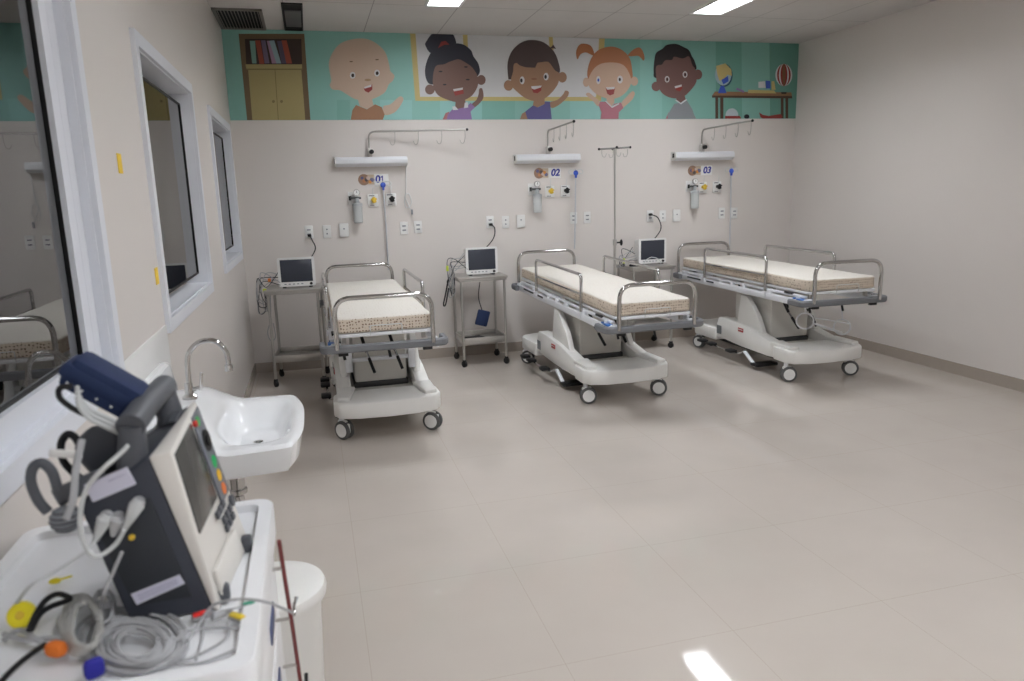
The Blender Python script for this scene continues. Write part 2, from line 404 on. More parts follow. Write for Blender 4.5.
# girl with bun
SK2 = MM('skin_b', (140, 98, 84)); HB = MM('hair_blue_black', (42, 44, 62)); PZ[0] = 5
VIEW = (400, 25, 6.81)
shape([(490, 540), (520, 510), (535, 470), (540, 435), (560, 435), (568, 490), (545, 530), (500, 565)], SK2, True)
shape([(290, 650), (310, 600), (335, 590), (330, 650)], MM('sleeve_a', (200, 110, 110)))
shape([(325, 610), (355, 575), (450, 560), (480, 530), (510, 560), (480, 590), (490, 650), (318, 650)], PUR)
shape([(378, 510), (442, 505), (452, 558), (375, 575)], SK2)
shape([(355, 556), (375, 553), (397, 578), (360, 580)], WH); shape([(440, 530), (460, 525), (464, 562), (435, 567)], WH)
shape([(180, 110), (225, 55), (290, 48), (350, 52), (380, 110), (370, 140), (300, 170), (215, 195), (172, 140)], HB, True)
shape([(170, 300), (195, 215), (240, 160), (330, 130), (420, 130), (480, 170), (500, 215), (535, 270), (535, 340), (440, 400), (300, 400), (210, 405), (178, 370)], HB, True)
ell(203, 440, 33, 34, SK2); ell(552, 375, 30, 34, SK2)
shape([(222, 390), (240, 285), (300, 268), (345, 248), (400, 235), (450, 260), (490, 290), (525, 345), (530, 410), (490, 480), (430, 515), (380, 525), (310, 505), (250, 470)], SK2, True)
shape([(258, 158), (280, 115), (310, 110), (335, 135), (300, 136)], RED)
for x, y in ((303, 407), (460, 373), (275, 318), (447, 287)): ell(x, y, 13, 5, BK)
shape([(358, 442), (427, 430), (433, 468), (375, 483)], RED); shape([(360, 438), (427, 427), (425, 442), (365, 453)], WH)
# boy with brown hair
SK3 = MM('skin_c', (186, 134, 96)); HBR = MM('hair_brown', (88, 68, 66)); PZ[0] = 5
VIEW = (485, 30, 7.17)
shape([(462, 520), (520, 500), (560, 460), (575, 435), (600, 445), (590, 480), (540, 530), (480, 560)], SK3, True)
shape([(250, 650), (265, 600), (290, 585), (305, 650)], SK3)
shape([(288, 585), (345, 540), (380, 555), (420, 535), (430, 512), (465, 515), (478, 650), (305, 650)], MM('violet', (96, 90, 168)))
shape([(350, 500), (425, 485), (428, 530), (375, 556), (342, 540)], SK3)
shape([(165, 340), (162, 230), (200, 140), (270, 85), (340, 72), (420, 90), (490, 150), (525, 230), (532, 310), (450, 350), (250, 350), (178, 356)], HBR, True)
shape([(465, 132), (488, 105), (508, 135)], HBR)
ell(168, 398, 34, 38, SK3); ell(553, 340, 32, 38, SK3)
shape([(185, 355), (200, 300), (212, 240), (290, 245), (400, 232), (455, 232), (500, 290), (530, 312), (524, 380), (485, 440), (430, 490), (370, 512), (290, 490), (225, 440), (190, 400)], SK3, True)
shape([(230, 240), (270, 190), (390, 180), (400, 215), (372, 240), (358, 272), (290, 268), (250, 256)], HBR)
ell(265, 362, 17, 28, WH); ell(259, 363, 9, 15, BK); ell(436, 335, 18, 27, WH); ell(432, 337, 9, 15, BK)
ell(350, 352, 20, 7, MM('nose_c', (170, 104, 66)))
shape([(325, 408), (405, 398), (400, 435), (375, 455), (345, 450)], RED); shape([(328, 405), (405, 399), (398, 413), (350, 428), (332, 420)], WH)
# girl with pigtails
SK4 = MM('skin_d', (230, 184, 150)); PZ[0] = 5
VIEW = (565, 30, 7.17)
shape([(150, 465), (170, 450), (210, 480), (250, 515), (235, 548), (200, 510)], SK4, True)
shape([(405, 520), (440, 480), (480, 440), (500, 455), (480, 500), (430, 545), (415, 555)], SK4, True)
shape([(240, 540), (250, 515), (300, 515), (335, 555), (350, 530), (400, 520), (418, 560), (385, 590), (382, 645), (253, 645), (260, 590)], PINK)
shape([(296, 485), (352, 483), (352, 520), (333, 548), (300, 518)], SK4)
shape([(210, 175), (185, 115), (130, 98), (95, 115), (78, 160), (88, 212), (110, 175), (150, 162), (195, 182)], ORG, True)
shape([(450, 180), (490, 140), (530, 126), (555, 150), (568, 195), (560, 220), (525, 187), (470, 190)], ORG, True)
shape([(160, 340), (175, 230), (230, 150), (320, 120), (400, 140), (460, 200), (480, 290), (478, 360), (420, 400), (220, 400)], ORG, True)
ell(150, 375, 23, 33, SK4); ell(495, 368, 27, 33, SK4)
shape([(162, 370), (200, 285), (260, 242), (350, 234), (420, 255), (462, 320), (472, 380), (440, 440), (390, 480), (320, 495), (240, 470), (185, 425)], SK4, True)
ell(237, 360, 15, 29, WH); ell(237, 360, 7, 12, BLUE); ell(392, 356, 20, 28, WH); ell(390, 356, 8, 12, BK)
shape([(288, 415), (357, 412), (347, 460), (320, 470), (300, 457)], RED); shape([(290, 412), (355, 409), (350, 425), (300, 429)], WH)
shape([(283, 512), (292, 508), (333, 548), (383, 525), (385, 533), (334, 560)], WH)
# boy with short black hair
SK5 = MM('skin_e', (138, 92, 84)); HK = MM('hair_black', (48, 40, 42)); PZ[0] = 5
VIEW = (635, 30, 7.17)
shape([(218, 650), (240, 590), (252, 650)], PINK); shape([(408, 650), (413, 585), (435, 650)], PINK)
shape([(232, 610), (280, 530), (330, 520), (370, 505), (410, 570), (432, 650), (235, 650)], MM('grey_shirt', (150, 156, 162)))
shape([(298, 475), (352, 460), (362, 498), (325, 522), (292, 504)], SK5)
shape([(150, 345), (132, 300), (137, 220), (150, 165), (195, 135), (225, 108), (290, 100), (345, 122), (385, 145), (405, 185), (428, 230), (430, 290), (300, 330)], HK, True)
ell(150, 405, 33, 34, SK5); ell(448, 320, 32, 36, SK5)
shape([(150, 340), (150, 262), (190, 248), (215, 218), (262, 215), (280, 192), (340, 205), (385, 190), (408, 250), (430, 285), (438, 370), (390, 440), (340, 480), (270, 490), (200, 460), (160, 400)], SK5, True)
for x, y in ((228, 354), (356, 320)): ell(x, y, 17, 23, WH); ell(x, y+1, 10, 15, SK5); ell(x+1, y+1, 5, 10, BK)
shape([(280, 412), (332, 398), (337, 420), (318, 441), (293, 433)], RED); shape([(280, 405), (331, 392), (331, 406), (285, 419)], WH)
shape([(285, 506), (292, 500), (325, 524), (362, 496), (370, 503), (326, 534)], WH)
# shelf with globe and toys
PZ[0] = 5
VIEW = (700, 35, 7.564)
WOOD = MM('wood', (176, 122, 78)); WOODD = MM('wood_dark', (96, 66, 48))
for a, b in ((115, 136), (152, 176), (610, 631), (645, 666)): shape([(a, 470), (b, 470), (b, 650), (a, 650)], WOODD, lay=4)
shape([(90, 458), (112, 428), (690, 434), (695, 462)], WOOD, lay=5); shape([(90, 458), (695, 462), (695, 480), (90, 474)], WOODD, lay=6)
ell(182, 305, 64, 88, MM('globe_ring', (40, 96, 120)), 6); ell(174, 300, 62, 82, LBL, 7)
shape([(120, 235), (190, 215), (235, 260), (240, 310), (205, 300), (185, 330), (145, 348), (130, 300)], YE, lay=8)
shape([(160, 340), (210, 310), (215, 350), (175, 375)], BLUE, lay=8)
shape([(155, 385), (180, 385), (200, 440), (135, 440)], BLUE, lay=7)
shape([(270, 412), (278, 398), (335, 424), (330, 438)], PUR, lay=7)
shape([(365, 415), (560, 420), (575, 442), (360, 440)], YE, lay=7); shape([(370, 385), (415, 380), (425, 412), (365, 412)], TEALD, lay=8)
shape([(440, 355), (490, 350), (495, 400), (440, 400)], WH, lay=8); shape([(495, 345), (530, 348), (532, 405), (497, 405)], BLUE, lay=8); shape([(540, 350), (560, 350), (570, 415), (540, 415)], YE, lay=8)
for r, m in ((64, WH), (52, RED), (38, WH), (26, RED), (12, MM('balloon_mid', (150, 90, 50)))): ell(633, 303, r, 84, m)
shape([(610, 432), (655, 432), (650, 446), (615, 446)], BRD, lay=9)
ell(240, 605, 48, 50, MM('dome', (200, 215, 225)), 7); shape([(188, 612), (300, 612), (310, 650), (188, 650)], RED, lay=8)
ell(352, 618, 20, 18, BK, 7)
shape([(445, 585), (475, 605), (520, 612), (560, 605), (610, 598), (622, 620), (610, 650), (470, 650), (455, 620)], RED, lay=7)
mu.build('mural_panel', label='printed teal wall mural band of smiling cartoon children above the beds', cat='mural', smooth=False)

# ------------------------------------------------------------------ bed
def caster_yaw(rz): return Matrix.Rotation(rz, 4, 'Z')
def make_bed():
    t = thing('hospital_bed', (0, 0, 0), 'x', 'hospital bed', 'wheeled hospital stretcher beds')
    B, T = [], []          # base parts, deck parts
    b = MB()
    prof = [(-0.70, 0.175), (-0.62, 0.275), (-0.2, 0.352), (0.16, 0.382), (0.34, 0.382), (0.38, 0.30), (0.40, 0.19), (-0.05, 0.165), (-0.45, 0.16)]
    for s in (-1, 1):
        b.prism_x(prof, s*0.225, s*0.325, IVORY, 0.012)
    fp = [(-0.31, -0.52), (-0.355, -0.60), (-0.36, -0.76), (-0.32, -0.835), (-0.2, -0.87), (0, -0.885), (0.2, -0.87), (0.32, -0.835), (0.36, -0.76), (0.355, -0.60), (0.31, -0.52)]
    b.prism_z(fp, 0.165, 0.275, IVORY, 0.014)
    rp = [(x, -y-0.02) for x, y in fp][::-1]; rp = [(x*0.98, y if y > 0.6 else 0.36) for x, y in rp]
    b.prism_z(rp, 0.15, 0.265, IVORY, 0.014)
    b.span((-0.23, -0.62, 0.20), (0.23, 0.40, 0.235), mat('recess_plastic', (205, 202, 194), 0.3), 0.004)
    for s in (-1, 1): b.prism_z([(s*0.20, -0.5), (s*0.33, -0.5), (s*0.335, -0.78), (s*0.25, -0.80)], 0.27, 0.30, IVORY, 0.012)
    B.append(b.build('base_cover', t))
    b = MB(); b.span((-0.331, -0.09, 0.30), (-0.322, -0.01, 0.335), mat('label_red', (170, 60, 60), 0.5)); b.span((-0.332, -0.085, 0.318), (-0.3305, -0.015, 0.324), WHITE)
    B.append(b.build('warning_sticker', t)); b = MB(); b.span((-0.330, 0.28, 0.22), (-0.327, 0.36, 0.30), mat('plate_grey', (120, 126, 130), 0.4))
    B.append(b.build('rating_plate', t))
    cols = MB(); cols.span((-0.19, -0.30, 0.27), (0.19, 0.28, 0.66), mat('column_grey', (214, 211, 204), 0.4), 0.02)
    B.append(cols.build('lift_column', t))
    c2 = MB(); c2.span((-0.198, -0.308, 0.232), (0.198, 0.288, 0.275), mat('bellows_dark', (62, 62, 62), 0.6), 0.01)
    B.append(c2.build('bellows', t))
    for s in (-1, 1):
        a = MB(); a.prism_x([(-0.34, 0.32), (-0.25, 0.46), (-0.07, 0.63), (0.03, 0.63), (0.08, 0.36)], s*0.24, s*0.29, IVORY, 0.012)
        B.append(a.build('lift_arm', t))
    a = MB(); a.box((0, -0.33, 0.45), (0.5, 0.03, 0.028), WMETAL, 0.005)
    for s in (-1, 1): a.box((s*0.225, -0.33, 0.46), (0.05, 0.05, 0.19), WMETAL, 0.006)
    a.box((0, -0.25, 0.50), (0.5, 0.03, 0.026), WMETAL, 0.005); B.append(a.build('cross_bar', t))
    for x, y, z, dy in ((-0.1, -0.42, 0.56, -0.10), (0.1, -0.42, 0.56, -0.06)):
        a = MB(); a.cyl((x-0.03, y+0.06, z+0.08), (x, y, z-0.04), 0.012, BLACK, 10); a.cyl((x, y, z-0.04), (x+0.012, y-0.03, z-0.08), 0.008, CHROME, 8); a.cyl((x+0.012, y-0.03, z-0.08), (x+0.04, y+dy, z-0.17), 0.011, BLACK, 10)
        B.append(a.build('gas_strut', t))
    # brake and height pedals on the window side
    a = MB(); a.tube(smooth_path([(-0.30, 0.62, 0.12), (-0.38, 0.5, 0.115), (-0.38, -0.05, 0.11), (-0.31, -0.12, 0.14)]), 0.009, CHROME)
    B.append(a.build('pedal_bar', t))
    for y in (0.5, 0.33, -0.02):
        a = MB(); a.box((-0.40, y, 0.125), (0.075, 0.10, 0.028), BLACK, 0.01); B.append(a.build('pedal', t))
    a = MB(); a.box((-0.33, -0.22, 0.085), (0.03, 0.2, 0.02), WMETAL, 0.005, rot=Matrix.Rotation(0.5, 4, 'X')); a.box((-0.24, -0.3, 0.05), (0.22, 0.1, 0.03), BLACK, 0.01)
    a.tube([(-0.2, -0.5, 0.13), (-0.2, 0.5, 0.13)], 0.02, BLACK); B.append(a.build('linkage', t))
    cs = []
    for x, y in ((-0.30, -0.734), (0.30, -0.734), (-0.30, 0.734), (0.30, 0.734)):
        c = bpy.data.objects.new('caster', None); COL.objects.link(c); c.parent = t; c.location = (x, y, 0); cs.append(c)
        f = MB(); f.cyl((0, 0.02, 0.11), (0, 0.02, 0.17), 0.018, WMETAL, 12); f.box((0, 0.012, 0.118), (0.03, 0.075, 0.03), WHITE, 0.012)
        f.span((-0.008, -0.03, 0.03), (0.008, 0.03, 0.12), TYRE, 0.004); f.box((0, -0.03, 0.085), (0.024, 0.03, 0.05), WHITE, 0.006); f.build('fork', c)
        for s in (-1, 1):
            R = Matrix.Translation((s*0.021, 0, 0.065)) @ Matrix.Rotation(PI/2, 4, 'Y')
            w = MB(); w.lathe([(0.054, -0.011), (0.063, -0.008), (0.065, 0), (0.063, 0.008), (0.054, 0.011)], TYRE, R, 26); wo = w.build('wheel', c)
            w = MB(); w.lathe([(0.046, -0.0135), (0.047, 0), (0.046, 0.0135)], WHITE, R, 26); w.build('hub_cap', c)
    # deck
    d = MB()
    for s in (-1, 1):
        d.span((s*0.335, -1.08, -0.035), (s*0.315, 1.12, 0.018), WMETAL, 0.004)
        d.span((s*0.31, -1.02, 0.03), (s*0.285, 1.08, 0.05), WMETAL, 0.004)
        for y in (-0.95, -0.55, -0.15, 0.05, 0.25, 0.65, 1.0): d.span((s*0.33, y-0.02, 0.0), (s*0.295, y+0.02, 0.045), WMETAL, 0.004)
    for y in (-1.06, -0.3, 0.5, 1.12): d.span((-0.33, y-0.02, -0.03), (0.33, y+0.02, 0.015), WMETAL, 0.004)
    T.append(d.build('deck_frame', t))
    d = MB(); d.prism_z(rrect(-0.3, -1.08, 0.3, 1.12, 0.05), 0.066, 0.084, WMETAL, 0.004)
    for y in (-1.0, -0.5, 0.0, 0.5, 1.0):
        for s in (-1, 1): d.span((s*0.26, y-0.012, 0.02), (s*0.235, y+0.012, 0.07), STEEL)
    T.append(d.build('mattress_platform', t))
    mk = MB(); tb = bmesh.new(); bmesh.ops.create_cube(tb, size=1); bmesh.ops.scale(tb, vec=(0.60, 2.15, 0.095), verts=tb.verts)
    bmesh.ops.bevel(tb, geom=[e for e in tb.edges if abs(e.verts[0].co.z-e.verts[1].co.z) > 0.01], offset=0.04, segments=4, affect='EDGES', profile=0.5)
    bmesh.ops.bevel(tb, geom=[e for e in tb.edges if e.verts[0].co.z*e.verts[1].co.z > 0 and len(e.link_faces) == 2 and abs(e.calc_face_angle(0)) > 1.2], offset=0.016, segments=3, affect='EDGES', profile=0.5)
    bmesh.ops.subdivide_edges(tb, edges=[e for e in tb.edges if e.calc_length() > 0.3], cuts=20)
    bmesh.ops.triangulate(tb, faces=[f for f in tb.faces if len(f.verts) > 4])
    for v in tb.verts:
        side = max(abs(v.co.x)/0.29, abs(v.co.y)/1.075)
        if side > 0.9: v.co.x += 0.003*math.sin(v.co.y*40+v.co.z*30); v.co.z += 0.003*math.sin(v.co.y*9)*(1 if v.co.z < 0 else 0.4)
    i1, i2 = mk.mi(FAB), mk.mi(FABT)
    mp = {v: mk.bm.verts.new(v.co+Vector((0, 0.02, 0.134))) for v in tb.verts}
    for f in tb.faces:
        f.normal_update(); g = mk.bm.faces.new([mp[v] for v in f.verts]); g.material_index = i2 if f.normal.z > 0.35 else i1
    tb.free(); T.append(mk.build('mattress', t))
    for s, y0, n in ((-1, -1.092, 'foot'), (1, 1.139, 'head')):
        bp = round_poly([(-0.378, y0-s*0.17, 0), (-0.378, y0, 0), (0.378, y0, 0), (0.378, y0-s*0.17, 0)], 0.05)
        m = MB()
        A = []
        for i, p in enumerate(bp):
            dd = (bp[min(i+1, len(bp)-1)]-bp[max(i-1, 0)]).normalized(); nn = Vector((dd.y, -dd.x, 0))
            A.append([p+nn*a+Vector((0, 0, zz)) for a, zz in ((-0.012, -0.024), (0.012, -0.024), (0.02, -0.014), (0.02, 0.014), (0.012, 0.024), (-0.012, 0.024), (-0.018, 0.012), (-0.018, -0.012))])
        tb = bmesh.new(); rr = [[tb.verts.new(q) for q in r] for r in A]
        for a, c in zip(rr, rr[1:]):
            for k in range(8): tb.faces.new((a[k], a[(k+1) % 8], c[(k+1) % 8], c[k]))
        tb.faces.new(rr[0][::-1]); tb.faces.new(rr[-1]); bmesh.ops.recalc_face_normals(tb, faces=tb.faces); m.add(tb, RUBG)
        o = m.build('bumper', t); T.append(o)
        for x in (-0.26, 0.26):
            m = MB(); m.span((x-0.03, y0-s*0.03, -0.045), (x+0.03, y0+s*0.0, -0.02), BLACK, 0.004); m.build('rubber_stop', o)
            x *= 1.15; m = MB(); m.span((x-0.03, y0-s*0.06, -0.02), (x+0.03, y0-s*0.01, 0.03), WMETAL, 0.006); m.build('bumper_bracket', o)
    for y0, h in ((-1.109, 0.313), (1.19, 0.313)):
        m = MB(); m.tube(round_poly([(-0.294, y0, 0.0), (-0.294, y0, h), (0.294, y0, h), (0.294, y0, 0.0)], 0.10, 8), 0.0150, CHROME, 12)
        T.append(m.build('end_rail', t))
    for s in (-1, 1):
        m = MB(); m.tube(round_poly([(s*0.328, 0.554, -0.01), (s*0.328, 0.554, 0.315), (s*0.328, -0.501, 0.315), (s*0.328, -0.501, -0.01)], 0.045, 6), 0.0125, CHROME, 10)
        m.tube([(s*0.328, 0.554, 0.165), (s*0.328, -0.501, 0.165)], 0.008, CHROME, 8)
        m.span((s*0.345, 0.53, -0.01), (s*0.325, 0.575, 0.03), WMETAL); m.span((s*0.345, -0.525, -0.01), (s*0.325, -0.48, 0.03), WMETAL)
        T.append(m.build('side_rail', t))
    m = MB(); m.tube(round_poly([(-0.09, -1.098, 0.075), (-0.09, -1.098, 0.135), (0.105, -1.098, 0.135), (0.105, -1.098, 0.075)], 0.01, 3), 0.0032, CABLEW, 6)
    T.append(m.build('chart_holder', t))
    m = MB(); m.box((-0.322, -0.99, 0.022), (0.05, 0.07, 0.012), mat('blue_clip', (70, 120, 190), 0.4), 0.004); m.box((-0.322, -0.91, 0.022), (0.03, 0.03, 0.012), mat('blue_clip', (70, 120, 190), 0.4), 0.004)
    T.append(m.build('blue_lever', t))
    for x, y in ((-0.26, -1.0), (-0.27, -0.72), (0.02, -1.02), (-0.1, 0.3)):
        m = MB(); m.cyl((x, y, -0.02), (x+0.01, y-0.01, -0.085), 0.009, BLACK, 8); T.append(m.build('hanging_lever', t))
    m = MB(); m.span((-0.318, -0.86, 0.045), (-0.30, -0.75, 0.06), BLACK, 0.003); m.span((-0.337, 0.62, -0.005), (-0.334, 0.9, 0.01), SCREEN); m.span((-0.337, 0.36, -0.005), (-0.334, 0.50, 0.01), SCREEN)
    T.append(m.build('deck_trim', t))
    for o in B: o['_s'] = 0
    for o in T: o['_s'] = 1
    for o in cs: o['_s'] = 2
    return t
def pose_bed(t, x, y, rt, zb, tl, bx, by, brt, cyaw):
    t.location = (x+bx, y+by, 0); t.rotation_euler = (0, 0, rt+brt)
    inv = (Matrix.Translation((x+bx, y+by, 0)) @ Matrix.Rotation(rt+brt, 4, 'Z')).inverted()
    deck = inv @ Matrix.Translation((x, y, 0)) @ Matrix.Rotation(rt, 4, 'Z') @ Matrix.Translation((0, 0, zb)) @ Matrix.Rotation(tl, 4, 'X')
    k = 0
    for c in t.children:
        if c['_s'] == 1: c.matrix_local = deck
        elif c['_s'] == 2:
            c.rotation_euler = (0, 0, cyaw[k]-(rt+brt)); k += 1
bed1 = make_bed()
bed2 = copy_tree(bed1); bed3 = copy_tree(bed1)
for bb in (bed2, bed3):
    for c in list(bb.children):
        if c.name.startswith('cross_bar'): bpy.data.objects.remove(c)
bed1['label'] = 'chrome railed wheeled bed seen end-on, below the wall sign 01, nearest the windows'
bed2['label'] = 'middle wheeled bed with white base, cream mattress sloping down to its foot, below sign 02'
bed3['label'] = 'wheeled hospital bed nearest the plain right wall, below sign 03, white hoops under its foot'
pose_bed(bed1, 1.003, 5.60, -0.001, 0.688, -0.004, 0.021, 0.02, 0, (0.75, 0.95, 0.3, 1.2))
pose_bed(bed2, 2.875, 5.765, 0.032, 0.674, 0.031, -0.041, 0.079, 0.001, (1.35, 1.15, 1.2, 0.9))
pose_bed(bed3, 4.616, 5.894, -0.026, 0.696, 0.003, 0.016, -0.049, 0.02, (1.25, 1.05, 0.4, 1.0))
for b in (bed1, bed2, bed3):
    for c in b.children: del c['_s']
# cylinder holder hoops beneath bed 03
m = MB()
def hoop(c, r, ax):
    c = Vector(c); ax = Vector(ax).normalized(); a = ax.orthogonal().normalized(); b = ax.cross(a)
    return [c+(a*math.cos(2*PI*k/24)+b*math.sin(2*PI*k/24))*r for k in range(24)]
RW = mat('white_wire', (225, 226, 228), 0.3)
p1 = on(805, 321, 1, 5.15); p2 = on(842, 327, 1, 5.30)
m.tube(hoop(p1, 0.066, (1, 1.2, 0)), 0.007, RW, 8, True); m.tube(hoop(p2, 0.066, (1, 1.2, 0)), 0.007, RW, 8, True)
dv = Vector((0, 0, -0.02))
m.tube([p1+Vector((0.06, -0.05, -0.02)), p2+Vector((0.0, 0, -0.05))], 0.010, RW); m.tube([p1+Vector((0.06, -0.05, 0.03)), p2+Vector((0.05, -0.04, 0.03))], 0.006, RW)
for p in (p1, p2): m.tube([p+Vector((0, 0, 0.066)), p+Vector((0, 0.02, 0.2))], 0.006, RW)
o = m.build('cylinder_holder'); o.parent = bed3; o.matrix_parent_inverse = (Matrix.Translation(bed3.location) @ Matrix.Rotation(bed3.rotation_euler.z, 4, 'Z')).inverted()

# ------------------------------------------------------------------ carts
def make_cart():
    t = thing('instrument_cart', (0, 0, 0), 'x', 'cart', 'steel monitor carts between the beds')
    hx, hy = 0.205, 0.19
    for x in (-hx, hx):
        for y in (-hy, hy):
            m = MB(); m.cyl((x, y, 0.075), (x, y, 0.845), 0.0125, STEEL, 12); l = m.build('leg', t)
            c = bpy.data.objects.new('caster', None); COL.objects.link(c); c.parent = t; c.location = (x, y, 0)
            w = MB(); w.lathe([(0.02, -0.014), (0.029, -0.011), (0.030, 0), (0.029, 0.011), (0.02, 0.014)], BLACK, Matrix.Translation((0, 0, 0.03)) @ Matrix.Rotation(0.6, 4, 'Z') @ Matrix.Rotation(PI/2, 4, 'Y'), 18); w.build('wheel', c)
            w = MB(); w.box((0, 0, 0.06), (0.034, 0.03, 0.02), BLACK, 0.006); w.cyl((0, 0, 0.06), (0, 0, 0.09), 0.008, STEEL, 8); w.build('fork', c)
    m = MB(); m.span((-hx-0.03, -hy-0.03, 0.827), (hx+0.03, hy+0.03, 0.847), STEEL, 0.003); m.span((-hx-0.02, -hy-0.02, 0.805), (hx+0.02, hy+0.02, 0.827), STEEL, 0.003); m.build('top_shelf', t)
    m = MB(); m.span((-hx, -hy, 0.222), (hx, hy, 0.232), STEEL, 0.002)
    for s in (-1, 1): m.span((-hx, s*hy-0.006, 0.215), (hx, s*hy+0.006, 0.275), STEEL, 0.002); m.span((s*hx-0.006, -hy, 0.215), (s*hx+0.006, hy, 0.275), STEEL, 0.002)
    m.build('lower_shelf', t)
    return t
cart = make_cart()
CARTS = [(0.435, 6.70, -0.09, 'steel wheeled cart carrying a monitor in the corner by the windows'),
         (2.11, 6.82, 0.0, 'steel wheeled cart with a blue cuff hanging inside, left of the middle bed'),
         (3.855, 6.86, 0.0, 'steel wheeled cart standing between the middle bed and the right-hand bed')]
cs = [cart, copy_tree(cart), copy_tree(cart)]
for c, (x, y, r, l) in zip(cs, CARTS): c.location = (x, y, 0); c.rotation_euler = (0, 0, r); c['label'] = l

def make_monitor():
    t = thing('patient_monitor', (0, 0, 0), 'x', 'monitor', 'white bedside patient monitors')
    m = MB(); m.loft([(x, -0.06, z) for x, z in rrect(-0.155, 0.012, 0.155, 0.262, 0.018)], [(x, 0.07, z) for x, z in rrect(-0.135, 0.02, 0.135, 0.245, 0.018)], WHITE)
    for s in (-1, 1): m.box((s*0.11, -0.02, 0.007), (0.03, 0.08, 0.014), BLACK, 0.003)
    m.build('housing', t)
    m = MB(); m.span((-0.132, -0.0625, 0.052), (0.132, -0.059, 0.243), SCREEN, 0.001); m.build('screen', t)
    m = MB(); m.cyl((0.115, -0.06, 0.032), (0.115, -0.074, 0.032), 0.012, BLACK, 14); m.build('knob', t)
    m = MB()
    for k in range(5): m.box((-0.10+k*0.035, -0.061, 0.033), (0.018, 0.004, 0.009), mat('button_grey', (150, 155, 160), 0.4), 0.001)
    m.build('buttons', t)
    return t
mon = make_monitor(); ms = [mon, copy_tree(mon), copy_tree(mon)]
p = on(298, 286, 1, 6.62); q = on(481, 272, 1, 6.78); r = on(651, 261, 1, 6.85)
for mo, x, y, rz, l in ((ms[0], p.x, 6.66, -0.03, 'white patient monitor on the corner cart below the windows side, left of bed 01'),
                        (ms[1], q.x, 6.80, 0.06, 'white patient monitor on the cart just left of the middle bed'),
                        (ms[2], r.x, 6.88, 0.05, 'white patient monitor on the cart between the middle and right-hand beds')):
    mo.location = (x, y, 0.847); mo.rotation_euler = (0, 0, rz); mo['label'] = l
MONX = [p.x, q.x, r.x]; MONY = [6.66, 6.80, 6.88]

def tangle(x, y, z, seed, n=6, drop=0.35, spread=0.09):
    rd = random.Random(seed); m = MB()
    for k in range(n):
        a = [Vector((x+0.12, y+0.02*k-0.05, z+0.03+0.02*k))]
        a.append(Vector((x+rd.uniform(-.03, .03), y+rd.uniform(-.05, .05), z+rd.uniform(.01, .16))))
        a.append(Vector((x-spread*rd.uniform(.2, 1), y+rd.uniform(-.06, .05), z+rd.uniform(-.02, .1))))
        a.append(Vector((x-spread*rd.uniform(.5, 1.2), y+rd.uniform(-.06, .06), z-drop*rd.uniform(.3, 1))))
        a.append(Vector((x-spread*rd.uniform(-.1, .5), y+rd.uniform(-.05, .05), z-drop*rd.uniform(.5, 1))))
        a.append(Vector((x-spread*rd.uniform(-.2, .3), y+rd.uniform(-.05, .05), z-drop*rd.uniform(.0, .4))))
        m.tube(smooth_path(a, 6), 0.0035, CABLE if k % 3 else mat('dark_cable', (60, 62, 66), 0.5), 6)
    return m
m = tangle(0.20, 6.62, 0.85, 3, 7, 0.20, 0.07)
m.tube(smooth_path([(0.23, 6.62, 0.83), (0.215, 6.6, 0.6), (0.18, 6.58, 0.48), (0.2, 6.58, 0.40), (0.24, 6.6, 0.43), (0.23, 6.62, 0.55)]), 0.004, CABLE, 6)
m.box((0.19, 6.55, 0.845), (0.03, 0.03, 0.03), mat('lime_plug', (205, 220, 70), 0.4), 0.006); m.box((0.235, 6.56, 0.93), (0.025, 0.02, 0.03), mat('orange_plug', (226, 130, 60), 0.4), 0.005)
m.build('cable_bundle', label='tangle of grey leads with a lime plug hanging off the corner cart', cat='cables', origin=(0.2, 6.6, 0.8))
m = tangle(1.87, 6.78, 0.88, 5, 8, 0.22, 0.06)
m.box((1.80, 6.72, 0.93), (0.022, 0.02, 0.05), mat('lime_plug', (205, 220, 70), 0.4), 0.005)
m.tube(smooth_path([(1.80, 6.7, 0.83), (1.77, 6.7, 0.70), (1.745, 6.7, 0.60), (1.765, 6.7, 0.60), (1.80, 6.7, 0.75)]), 0.007, BLACK, 6)
m.build('cable_bundle', label='dark and grey leads bunched at the left side of the second cart', cat='cables', origin=(1.87, 6.7, 0.83))
m = tangle(3.63, 6.86, 0.87, 9, 7, 0.03, 0.07)
m.box((3.60, 6.8, 0.90), (0.022, 0.02, 0.05), mat('lime_plug', (205, 220, 70), 0.4), 0.005)
m.build('cable_bundle', label='grey leads heaped beside the monitor between the middle and right beds', cat='cables', origin=(3.65, 6.8, 0.83))
m = MB(); m.box((3.69, 6.72, 0.859), (0.13, 0.03, 0.022), BLACK, 0.01, rot=-0.3); m.build('sensor_probe', label='small black probe lying on the third cart in front of the monitor', cat='probe', origin=(3.69, 6.72, 0.834))
m = MB(); c0 = on(652, 258, 1, 6.72)
m.tube(smooth_path([(c0.x-0.09, 6.72, 0.85), (c0.x-0.07, 6.72, 0.90), (c0.x, 6.72, 0.93), (c0.x+0.08, 6.72, 0.90), (c0.x+0.1, 6.72, 0.85)]), 0.004, CABLEW, 6)
m.build('looped_lead', label='pale lead looping up in front of the third monitor screen', cat='cable', origin=(c0.x, 6.72, 0.834))
